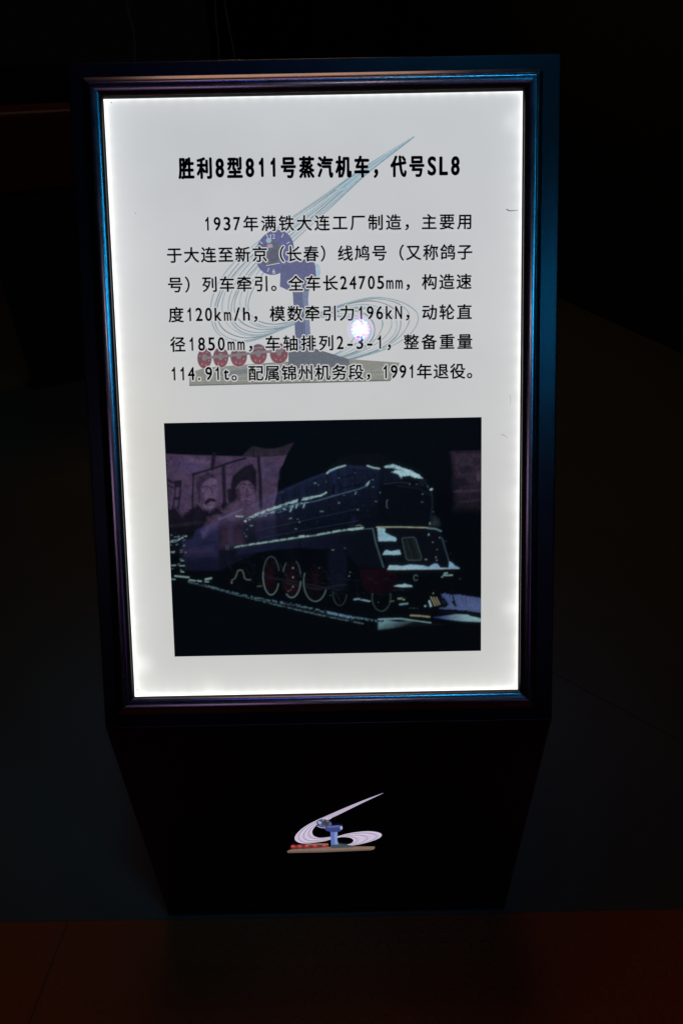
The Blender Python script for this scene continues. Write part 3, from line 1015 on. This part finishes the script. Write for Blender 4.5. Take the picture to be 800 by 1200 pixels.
# yard clutter at the far left
rng = np.random.RandomState(3)
for k in range(46):
    x_, y_ = rng.uniform(197, 219), rng.uniform(624, 676)
    if rng.rand() < (0.85 if y_ < 640 else 0.35):
        p.stroke([(x_, y_), (x_ + rng.uniform(0.5, 3.5), y_ - rng.uniform(-.3, .9))], rng.uniform(.7, 1.4), (96, 134, 142), rng.uniform(.4, 1))
for a_, b_, ww in (((206, 674.4), (222, 676), 1.5), ((223, 679), (229.5, 680), 1.3), ((232.4, 680), (236.4, 680.6), 1.6), ((241.5, 678.4), (248, 677), 1.9), ((241, 681), (245, 681), 1.2),
                   ((202, 662), (206.5, 662), .9), ((211, 662.4), (217, 662.4), .9), ((213, 656.6), (216, 656.4), 1), ((213, 669.3), (216, 669.6), 1.2), ((201, 646.6), (205, 646), 1), ((201, 678), (206, 678.4), .9)):
    p.stroke([a_, b_], ww, (116, 150, 150))
p.stroke([(203, 634), (210, 632), (219, 628)], 1.8, (110, 160, 170), 1, .4, .4, .6)
for xx in (265.5, 268):
    p.stroke([(xx, 638.5), (xx + .3, 644)], 0.8, (60, 72, 88))
p.stroke([(276, 641), (284, 639)], 1.6, (110, 150, 152), 1, .4, .3, .6)
p.stroke([(277, 604.6), (285, 605)], 1.5, (110, 150, 152))
# photographic grain
gr = np.random.RandomState(8).normal(0, 1, p.X.shape)[..., None]
mot = 0.78 + 0.28 * vnoise(p.X * 0.22, p.Y * 0.22, 31) + 0.2 * vnoise(p.X * 0.6, p.Y * 0.5, 32)   # mottled paint, frost and grime
p.C *= mot[..., None]


def soften(C, k):
    for ax in (0, 1):
        n = C.shape[ax]
        C = sum(wt * np.take(C, np.clip(np.arange(n) + o_, 0, n - 1), ax) for o_, wt in zip(range(-len(k) // 2 + 1, len(k) // 2 + 1), k))
    return C


p.C = soften(p.C, (0.02, 0.15, 0.66, 0.15, 0.02))
halo_ = p.C
for _ in range(3):
    halo_ = soften(halo_, (0.11,) * 9)
p.C = p.C * 0.96 + halo_ * 0.04                       # the lens of that old photograph was soft too
lum = p.C @ np.array([0.21, 0.72, 0.07])
p.C = (p.C * 0.82 + lum[..., None] * 0.2) * 0.82
p.C = np.clip(p.C * (1 + 0.06 * gr) + 0.00035 * (gr + 0.3), 0, 1.3)
zz = np.full(uu.shape, 0.0040)
ph = obj('printed_photo', grid_mesh('printed_photo', np.stack([uu, vv, zz], -1), p.C / PANEL), M_PRINT, pnl)

# ------------------------------------------------------------------ small lit emblem on the pedestal front (local x, z of the front face)
YF = float(kink[1]) - 0.0003


def to_ped(zx, zy):
    """position in a 5.333x enlargement of the emblem -> (x, z) on the pedestal front"""
    P = on_plane_y(320 + zx / 5.333, 910 + zy / 5.333, YF)
    return float(P[0]), float(P[2])


M_EMB, nt, b = principled('lit_emblem_film', (0.02, 0.02, 0.02), 0.3)
g = NT(nt)
at = g.n('ShaderNodeAttribute', attribute_name='ink')
nt.links.new(at.outputs['Color'], b.inputs['Emission Color'])
b.inputs['Emission Strength'].default_value = 1.0
M_EMB.cycles.emission_sampling = 'NONE'
e2 = Ink(0.0, to_ped)


def lc(r, g_, b_):
    return tuple(lin((r, g_, b_)))


o2 = catmull([(686, 103), (560, 150), (410, 212), (270, 275), (210, 307), (170, 337), (143, 366), (135, 384), (141, 401), (165, 414), (205, 418), (270, 410), (340, 398), (420, 370), (500, 351), (590, 342),
              (655, 349), (678, 364), (660, 385), (600, 407), (530, 424), (465, 434)])
i2 = catmull([(686, 105), (560, 164), (430, 228), (345, 268), (290, 290), (262, 312), (246, 336), (244, 352), (254, 372), (285, 384), (320, 383), (365, 377), (420, 374), (455, 377), (484, 383), (500, 394),
              (502, 404), (494, 414), (475, 423), (450, 428), (430, 431), (410, 433)])
k2 = len(o2)
e2.add(list(o2) + list(i2), [(i, i + 1, i + 1 + k2, i + k2) for i in range(k2 - 1)], lc(196, 184, 208))
e2.up()
for k, f in enumerate((0.03, 0.18, 0.34, 0.5, 0.66, 0.82, 0.97)):
    wob = f + 0.03 * np.sin(np.linspace(0, 19, k2) + k)
    p2 = o2 * (1 - wob)[:, None] + i2 * wob[:, None]
    e2.ribbon(p2[22:], 3.2, 2.4, lc(118, 110, 136) if k % 2 else lc(222, 212, 230))
    if k % 2:
        e2.ribbon(p2[:22], 0.3, 2.2, lc(140, 130, 155))
e2.poly([(88, 466), (108, 456), (300, 440), (500, 436), (635, 437), (632, 452), (612, 459), (300, 472), (92, 476)], lc(128, 104, 92))
e2.poly([(88, 468), (300, 463), (615, 452), (612, 460), (300, 473), (92, 477)], lc(104, 86, 78))
for k in range(26):
    xx = 110 + k * 19
    e2.ribbon([(xx, 462 - k * 0.5), (xx + 9, 458 - k * 0.5)], 5, 2, lc(random.randint(96, 160), random.randint(84, 130), random.randint(76, 112)))
e2.poly([(360, 424), (410, 415), (500, 430), (500, 440), (360, 446)], lc(66, 76, 84))
e2.poly([(110, 447), (125, 428), (215, 416), (340, 414), (348, 434), (300, 442), (180, 450)], lc(84, 52, 50))
for wx in (127, 168, 211, 262, 322):
    e2.ellipse(wx, 436 - (wx - 127) * 0.035, 18, 12, lc(148, 46, 46), n=18)
    e2.ellipse(wx - 2, 433 - (wx - 127) * 0.035, 9, 4, lc(196, 96, 84), n=12)
e2.ribbon([(205, 424), (270, 419), (345, 420)], 6, 8, lc(150, 104, 84))
e2.poly([(357, 330), (402, 330), (400, 395), (408, 420), (362, 424), (360, 390)], lc(96, 112, 176))
e2.poly([(382, 345), (402, 345), (400, 395), (408, 420), (386, 422)], lc(124, 146, 204))
e2.ellipse(318, 290, 48, 26, lc(64, 78, 122), 0.15)
e2.ellipse(330, 288, 22, 18, lc(70, 60, 62))
e2.ellipse(290, 284, 13, 9, lc(158, 162, 196), 0.4, 14)
e2.ribbon([(275, 306), (300, 316), (340, 318)], 4, 3, lc(190, 188, 214))
for q in ((312, 270), (340, 275), (296, 300), (318, 305), (354, 292)):
    e2.ellipse(q[0], q[1], 6, 3, lc(130, 136, 170), 0, 10)
e2.poly([(318, 322), (345, 306), (412, 300), (430, 308), (434, 322), (420, 338), (372, 344), (335, 336)], lc(58, 66, 126))
e2.poly([(335, 306), (412, 300), (418, 312), (345, 318)], lc(88, 98, 156))
e2.ellipse(425, 316, 8, 12, lc(170, 170, 205), 0, 16)
me = mesh('emblem', [(x, YF - z, h) for x, h, z in e2.v], e2.f)
b = bmesh.new()
b.from_mesh(me)
for f in b.faces:
    f.normal_update()
    if f.normal.y > 0:
        f.normal_flip()
b.to_mesh(me)
b.free()
a = me.color_attributes.new('ink', 'FLOAT_COLOR', 'POINT')
c4 = np.ones((len(e2.v), 4), np.float32)
c4[:, :3] = np.array(e2.c)
a.data.foreach_set('color', c4.reshape(-1))
obj('emblem', me, M_EMB, ped)

# ------------------------------------------------------------------ dark surroundings behind the sign
M_DARK, _, _ = principled('dark_wall_paint', (0.006, 0.006, 0.0065), 0.7)
M_REDM, nt, b = principled('dark_red_enamel', (0.085, 0.012, 0.010), 0.3)
A0, A1 = np.array([1.572, 3.917]), np.array([1.978, 2.941])
dirw = (A1 - A0) / np.linalg.norm(A1 - A0)
B0, B1 = A0 - dirw * 9, A1 + dirw * 4
nw = np.array([dirw[1], -dirw[0]]) * -0.2
if nw[0] < 0:
    nw = -nw
vs = [(*B0, 0), (*B1, 0), (*(B1 + nw), 0), (*(B0 + nw), 0)]
vs += [(x, y, 2.6) for x, y, z in vs]
me = mesh('wall', vs, [(0, 1, 5, 4), (1, 2, 6, 5), (2, 3, 7, 6), (3, 0, 4, 7), (4, 5, 6, 7), (3, 2, 1, 0)])
recalc(me)
wl = obj('wall', me, M_DARK)
tag(wl, 'unlit black wall beyond the grey floor to the right of the sign', 'wall')
q0, q1 = on_plane_y(-60, 131, 2.6), on_plane_y(240, 116, 3.1)
ln_ = 2.6
prof2 = []
for t in np.linspace(0, 90, 6):
    prof2.append((0.03 - 0.03 * math.sin(R(t)), -0.03 + 0.03 * math.cos(R(t))))
prof2 = prof2[::-1]
vs = []
for q in (q0, q1):
    for (yy, zz_) in [(0.0, -0.32)] + prof2 + [(0.25, 0.0), (0.25, -0.32)]:
        vs.append((q[0], q[1] + yy, q[2] + zz_))
k = len(vs) // 2
me = mesh('buffer_beam', vs, [(i, (i + 1) % k, (i + 1) % k + k, i + k) for i in range(k)] + [tuple(range(k)), tuple(range(2 * k - 1, k - 1, -1))])
recalc(me)
rb = bpy.data.objects.new('buffer_beam', None)
COL.objects.link(rb)
rb.location = (float((q0 + q1)[0] / 2), float((q0 + q1)[1] / 2), 0)
tag(rb, 'dark red painted beam with a glinting top edge behind the sign at far left', 'beam')
bm_ = obj('beam', me, M_REDM, rb)
bm_.location = -rb.location
vs = []
for q in (q0, q1):
    vs += [(q[0], q[1] + 0.02, 0.0), (q[0], q[1] + 0.02, q[2] - 0.321), (q[0], q[1] + 0.24, q[2] - 0.321), (q[0], q[1] + 0.24, 0.0)]
me = mesh('skirt', vs, [(0, 1, 5, 4), (1, 2, 6, 5), (2, 3, 7, 6), (3, 0, 4, 7), (0, 3, 2, 1), (4, 5, 6, 7)])
recalc(me)
s_ = obj('skirt', me, M_DARK, rb)
s_.location = -rb.location

# thin cables hanging in the dark above the sign
M_CABLE, _, _ = principled('grey_cable_sheath', (0.10, 0.085, 0.075), 0.5)
for pts_, where in ((((146, -40), (150, 10), (157, 40), (158, 90)), 'leftmost, over the left corner of the sign'),
                    (((251, -40), (253, 20), (256, 50), (257, 90)), 'middle one, straight and upright above the sign'),
                    (((262, -40), (264, 5), (271, 45), (279, 90)), 'rightmost, bowing outward above the sign')):
    path = [on_plane_y(x, y, 2.3) for x, y in catmull(pts_, 6)]
    base = path[-1].copy()
    vs, fs, K_ = [], [], 8
    for q in path:
        for k in range(K_):
            a_ = 2 * math.pi * k / K_
            vs.append((q[0] - base[0] + 0.0045 * math.cos(a_), q[1] - base[1] + 0.0045 * math.sin(a_), q[2] - base[2]))
    for i in range(len(path) - 1):
        fs += [(i * K_ + k, i * K_ + (k + 1) % K_, (i + 1) * K_ + (k + 1) % K_, (i + 1) * K_ + k) for k in range(K_)]
    me = mesh('hanging_cable', vs, fs, 60)
    recalc(me)
    c_ = obj('hanging_cable', me, M_CABLE)
    c_.location = Vector(base)
    tag(c_, 'thin dark cable hanging behind the sign, ' + where, 'cable', 'cables hanging behind the sign')

# ------------------------------------------------------------------ what the glossy film mirrors: a lit mural and a stage lamp behind the camera
YM = -5.0
M_MUR, nt, b = principled('lit_mural_film', (0.02, 0.02, 0.02), 0.5)
g = NT(nt)
at = g.n('ShaderNodeAttribute', attribute_name='ink')
nt.links.new(at.outputs['Color'], b.inputs['Emission Color'])
b.inputs['Emission Strength'].default_value = 1.0 / 0.04
M_MUR.cycles.emission_sampling = 'NONE'
M_CASE, _, _ = principled('black_case', (0.02, 0.02, 0.02), 0.5)


def mural(name, label, pxs, pys, painter):
    c = np.array([reflected(x, y, YM) for x in pxs for y in pys])
    xa, xb, za, zb = c[:, 0].min(), c[:, 0].max(), c[:, 2].min(), c[:, 2].max()
    nx, nz_ = int((xb - xa) / 0.006), int((zb - za) / 0.006)
    gx, gz = np.meshgrid(np.linspace(xa, xb, nx), np.linspace(za, zb, nz_))
    W3 = np.stack([gx, np.full(gx.shape, YM), gz], -1)
    X, Y = project(mirror(W3))
    q = Paint(X, Y, (0, 0, 0))
    painter(q)
    q.C[(X < 193.5 + (Y - 495) * 0.0476) | (X > 564.5 - (Y - 491) * 0.0148)] = 0
    root = bpy.data.objects.new(name, None)
    COL.objects.link(root)
    root.location = ((xa + xb) / 2, YM, za)
    tag(root, label, 'mural')
    loc = W3 - np.array([(xa + xb) / 2, YM, za])
    obj('mural_face', grid_mesh('mural_face', loc[:, ::-1], q.C[:, ::-1]), M_MUR, root)
    hx, hz = (xb - xa) / 2 + 0.03, zb - za + 0.03
    me = mesh('mural_case', [(-hx, -0.12, -.03), (hx, -0.12, -.03), (hx, -.004, -.03), (-hx, -.004, -.03), (-hx, -0.12, hz), (hx, -0.12, hz), (hx, -.004, hz), (-hx, -.004, hz)],
              [(0, 1, 5, 4), (1, 2, 6, 5), (2, 3, 7, 6), (3, 0, 4, 7), (4, 5, 6, 7), (3, 2, 1, 0)])
    recalc(me)
    obj('mural_case', me, M_CASE, root)


def paint_left(q):
    PU = (64, 50, 73)
    q.poly([(180, 532), (195, 532), (232, 533.5), (285, 535), (318, 534.5), (336, 533), (331, 545), (326, 552), (325, 575), (322, 590), (330, 700), (180, 700)], PU, 1.0, 1, (62, 48, 72), ((250, 540), (250, 620)))
    q.poly([(283, 535), (296, 523), (312, 526), (322, 526), (344, 519), (336, 533), (318, 534.5)], (38, 32, 42), 1.2, 0.9)
    q.poly([(202, 537), (222, 540), (250, 550), (226, 553), (207, 548)], (62, 52, 84), 3, .8)
    q.poly([(306, 542), (328, 541), (326, 562), (306, 563)], (62, 52, 78), 2, .9)
    q.poly([(224, 537), (250, 541), (240, 545), (222, 541)], (96, 76, 108), 3, .5)
    DK = (20, 15, 26)
    q.stroke([(251, 532), (249, 549)], 4.8, DK, .95, 1.0)
    q.stroke([(226, 556), (250, 549), (270, 542), (288, 537)], 2.6, DK, .95, .8)
    q.stroke([(227, 556), (226, 580), (226, 606)], 2.2, DK, .9, .8)
    q.stroke([(262, 547), (263, 575), (264, 604)], 4.4, DK, .9, 1.0)
    q.stroke([(303, 536), (305, 560), (306, 600)], 4.0, DK, .95, 1.0)
    q.stroke([(297, 524), (297.5, 535)], 2.0, DK, .8, .7)
    # left portrait: a man with a heavy moustache
    q.poly([(231, 604), (231, 590), (234, 584), (234, 562), (239, 556), (247, 555), (253, 559), (256, 570), (255, 584), (252, 593), (258, 600), (258, 606)], (86, 70, 96), 1.6, .8)
    q.poly([(232, 580), (231, 566), (235, 558), (243, 553.5), (250, 555.5), (254.5, 561), (251, 560.5), (247, 560), (243, 562.5), (238, 566), (236, 574), (236, 586), (233, 590)], (34, 25, 42), 1.3, .85)
    q.poly([(236, 575), (240, 577), (240, 588), (238, 594), (235, 590)], (50, 38, 58), 2.0, .7)
    q.stroke([(238, 571.4), (241, 569.8), (244.6, 570.6)], 1.6, (38, 28, 46), .85, 1.0)
    q.stroke([(248.6, 570.4), (251, 569), (253.6, 569.8)], 1.5, (38, 28, 46), .8, 1.0)
    q.blob(241.8, 573.6, 2.8, 1.8, (44, 32, 50), .8, .5)
    q.blob(251, 573, 2.2, 1.6, (44, 32, 50), .75, .5)
    q.stroke([(247, 571), (249, 578), (249.2, 580.4), (246, 581)], 1.6, (54, 42, 62), .7, 1.2)
    q.poly([(239.6, 590), (240.6, 586.6), (244.4, 583.8), (248, 583.4), (252, 584.6), (254.6, 586.4), (252, 588), (248, 587.6), (244.6, 589.4), (242, 592)], (22, 16, 27), 1.0, .95)
    q.stroke([(244, 592), (249, 591)], 1.2, (52, 40, 58), .7, 1.0)
    q.poly([(240, 596), (248, 597), (252, 594), (253, 602), (240, 604)], (48, 36, 54), 2.0, .7)
    # right portrait: a laughing figure in a fur hat
    q.poly([(271, 580), (270.6, 566), (273, 558), (280, 551), (287, 546), (296, 544), (300.4, 552), (300.6, 568), (298, 582), (297, 570), (292, 563.6), (284, 564), (278, 570), (276, 584)], (15, 11, 19), 1.5, .97)
    q.poly([(277, 572), (283, 565), (290, 563.6), (297, 568), (299, 582), (297, 594), (291, 600), (283, 598), (278, 588)], (78, 61, 86), 1.5, .9)
    q.poly([(277, 572), (281, 570), (281.6, 584), (283, 594), (280, 594), (277, 586)], (38, 28, 44), 1.8, .85)
    q.stroke([(281, 568.4), (285, 566.6), (288, 568)], 1.8, (30, 22, 34), .85, 1.1)
    q.stroke([(292, 568.6), (295, 567.4), (298, 569)], 1.7, (30, 22, 34), .85, 1.1)
    q.blob(284.6, 571, 3.0, 1.8, (30, 22, 34), .8, .5)
    q.blob(295, 571.6, 2.4, 1.6, (30, 22, 34), .8, .5)
    q.poly([(289.6, 572), (292.4, 580), (291, 583), (286, 583.6), (287.6, 578)], (48, 36, 54), 1.4, .75)
    q.poly([(283, 588), (288, 586.4), (294, 587), (297, 589), (293, 593), (287, 593)], (36, 26, 40), 1.3, .85)
    q.stroke([(285.6, 589.2), (290, 588.6), (294, 589.4)], 1.2, (88, 72, 96), .8, .8)
    q.stroke([(281.6, 584), (283, 590)], 1.6, (44, 33, 50), .7, 1.2)
    q.stroke([(283, 598), (290, 600.4), (297, 596)], 2.4, (36, 26, 40), .8, 1.4)
    # crowd along the foot of the mural
    q.poly([(196, 597), (206, 594), (214, 604), (219, 600), (228, 594), (233, 590), (238, 596), (246, 600), (252, 594), (257, 595), (262, 602), (255, 606), (247, 610), (240, 614), (232, 630), (196, 632)], (14, 10, 18), 2.2, .97, None, None, 3.0)
    q.poly([(259, 592), (262, 588), (268, 590), (266, 574), (270, 572), (277, 575), (278, 584), (274, 588), (268, 592), (264, 598), (260, 596)], (18, 13, 22), 1.4, .95, None, None, 1.5)
    q.blob(273, 586, 4, 3, (22, 16, 26), .9, .6)
    q.poly([(262, 598), (270, 590), (284, 588), (300, 592), (312, 600), (300, 606), (276, 612), (262, 606)], (66, 52, 72), 2.2, .85, None, None, 3.0)
    q.poly([(243, 606), (256, 602), (262, 606), (254, 612), (243, 613)], (62, 46, 66), 1.8, .8)
    # crane at the far left
    q.stroke([(196, 562), (205, 566), (212, 564)], 2.6, DK, .9, .9)
    q.stroke([(196, 563), (196, 568), (204, 572)], 1.5, DK, .8, .8)
    q.stroke([(206, 570), (205, 582), (203, 596)], 1.8, DK, .9, .8)
    q.stroke([(212, 566), (211, 582), (209, 596)], 2.2, DK, .9, .8)
    q.poly([(204, 563), (213, 563), (212, 571), (205, 571)], DK, 1, .9)
    q.poly([(204, 582), (212, 582), (211, 586), (204, 586)], DK, 1, .9)
    # darker foot
    q.poly([(180, 612), (250, 618), (300, 606), (345, 600), (345, 705), (180, 705)], (10, 7, 13), 7, .95)
    q.poly([(180, 645), (260, 636), (345, 622), (345, 715), (180, 715)], (0, 0, 0), 12, 1.0)
    q.poly([(258, 620), (284, 618), (288, 640), (258, 642)], (42, 28, 42), 4, .85)
    q.poly([(213, 642), (250, 640), (254, 650), (214, 652)], (34, 24, 44), 4, .8)
    q.poly([(236, 622), (244, 618), (246, 624), (238, 630)], (64, 52, 84), 2.5, .8)
    q.stroke([(200, 616), (235, 612)], 3, (34, 26, 40), .8, 2)
    ix = q.box([(180, 515), (346, 705)], 0)
    q.C[ix] *= (0.55 + 0.45 * vnoise(q.X[ix] * 0.16, q.Y[ix] * 0.16, 25) + 0.4 * vnoise(q.X[ix] * 0.5, q.Y[ix] * 0.5, 21))[:, None]


def paint_right(q):
    PU = (40, 31, 43)
    q.poly([(529, 530), (600, 528), (600, 600), (531, 598), (534, 570), (532, 552)], PU, 4.0, 1, (14, 10, 15), ((550, 552), (550, 600)))
    q.poly([(553, 537), (566, 535), (570, 546), (556, 545)], (34, 26, 38), 1.5, .9)
    q.poly([(536, 549), (545, 546), (555, 548), (553, 554), (540, 555)], (26, 19, 30), 1.4, .9)
    q.poly([(529, 560), (545, 560), (549, 568), (529, 574)], (18, 13, 20), 2.5, .9)
    q.stroke([(560, 553), (560, 562)], 3.0, (70, 56, 74), .7, 1.5)
    q.stroke([(536, 534), (550, 533)], 3, (40, 30, 44), .8, 1.2, 0.4, 0.4)
    q.stroke([(532, 576), (565, 574)], 2, (54, 42, 58), .7, 1.5)
    q.stroke([(540, 588), (570, 585)], 2, (44, 34, 48), .7, 1.5)
    ix = q.box([(525, 525), (605, 605)], 0)
    q.C[ix] *= (0.7 + 0.6 * vnoise(q.X[ix] * 0.4, q.Y[ix] * 0.4, 23))[:, None]


mural('lit_mural', 'violet lit mural of two portraits mirrored at the upper left of the locomotive picture', (190.5, 346), (518, 700), paint_left)
mural('lit_mural', 'dim violet lit mural mirrored at the upper right corner of the locomotive picture', (528, 569), (528, 602), paint_right)

# stage lamp whose diodes glint in the film
LC = reflected(422, 386, -3.0)
Pp = pan(*to_panel(422, 386))
axis = Vector(Pp - LC)
dist = axis.length
Rl = 9.0 / FPX * (dist + 1.04)                            # radius of the diode field
lamp = bpy.data.objects.new('stage_lamp', None)
COL.objects.link(lamp)
lamp.location = Vector(LC)
lamp.rotation_euler = axis.to_track_quat('Z', 'Y').to_euler()
tag(lamp, 'round stage lamp of pink, white and blue diodes glinting in the text panel', 'lamp')


def lathe(name, prof, n=32):
    vs = [(r * math.cos(2 * math.pi * k / n), r * math.sin(2 * math.pi * k / n), z) for r, z in prof for k in range(n)]
    fs = [(i * n + k, i * n + (k + 1) % n, (i + 1) * n + (k + 1) % n, (i + 1) * n + k) for i in range(len(prof) - 1) for k in range(n)]
    me = mesh(name, vs, fs, 30)
    recalc(me)
    return me


obj('housing', lathe('housing', [(0.001, -0.22), (Rl * 1.0, -0.21), (Rl * 1.9, -0.10), (Rl * 2.0, 0.02), (Rl * 1.85, 0.02), (Rl * 1.8, -0.012), (0.001, -0.012)]), M_CASE, lamp)
yk = [(x, y, z) for x in (-Rl * 2.1, Rl * 2.1) for y in (-.012, .012) for z in (-.1, -.094)]
vs, fs = [], []
for sgn in (-1, 1):
    b0 = len(vs)
    vs += [(sgn * Rl * 2.05, y, z) for y in (-.015, .25) for z in (-.11, -.09)] + [(sgn * (Rl * 2.05 + .004), y, z) for y in (-.015, .25) for z in (-.11, -.09)]
    fs += [tuple(b0 + k for k in f) for f in ((0, 1, 3, 2), (4, 5, 7, 6), (0, 4, 5, 1), (2, 3, 7, 6), (0, 2, 6, 4), (1, 5, 7, 3))]
b0 = len(vs)
vs += [(x, y, z) for x in (-Rl * 2.1, Rl * 2.1) for y in (.25, .254) for z in (-.11, -.09)]
fs += [tuple(b0 + k for k in f) for f in ((0, 1, 3, 2), (4, 5, 7, 6), (0, 4, 5, 1), (2, 3, 7, 6), (0, 2, 6, 4), (1, 5, 7, 3))]
me = mesh('yoke', vs, fs)
recalc(me)
obj('yoke', me, M_CASE, lamp)


def emit(name, col, st):
    ma, nt, b = principled(name, (0.02, 0.02, 0.02), 0.3)
    b.inputs['Emission Color'].default_value = (*col, 1)
    b.inputs['Emission Strength'].default_value = st
    return ma


M_BLOOM = emit('violet_bloom', (0.34, 0.24, 1.0), 4.0)
obj('lens', lathe('lens', [(0.0005, -0.004), (Rl * 1.2, -0.004), (Rl * 1.7, -0.008)]), M_BLOOM, lamp)  # glowing disc added as the violet bloom around the diodes
LEDM = [emit('white_diode', (1.0, 0.95, 1.0), 60), emit('pink_diode', (1.0, 0.16, 0.55), 34), emit('blue_diode', (0.25, 0.45, 1.0), 34), emit('cyan_diode', (0.35, 0.95, 1.0), 34)]
k = 0
for ring, (rr, n_) in enumerate(((0.0, 1), (0.36, 6), (0.68, 11), (0.98, 16))):
    for i in range(n_):
        a_ = 2 * math.pi * i / n_ + ring * 0.4
        x_, y_ = Rl * rr * math.cos(a_), Rl * rr * math.sin(a_) * 1.12
        mt = LEDM[0] if ring < 2 else LEDM[random.choice((0, 0, 1, 2, 3))] if ring == 2 else LEDM[random.choice((1, 1, 2, 3, 0))]
        r_ = Rl * 0.185
        me = mesh('diode', [(x_ + r_ * math.cos(t), y_ + r_ * math.sin(t), 0.0) for t in np.linspace(0, 2 * math.pi, 10, endpoint=False)] + [(x_, y_, 0.004)],
                  [(j, (j + 1) % 10, 10) for j in range(10)])
        obj('diode', me, mt, lamp)
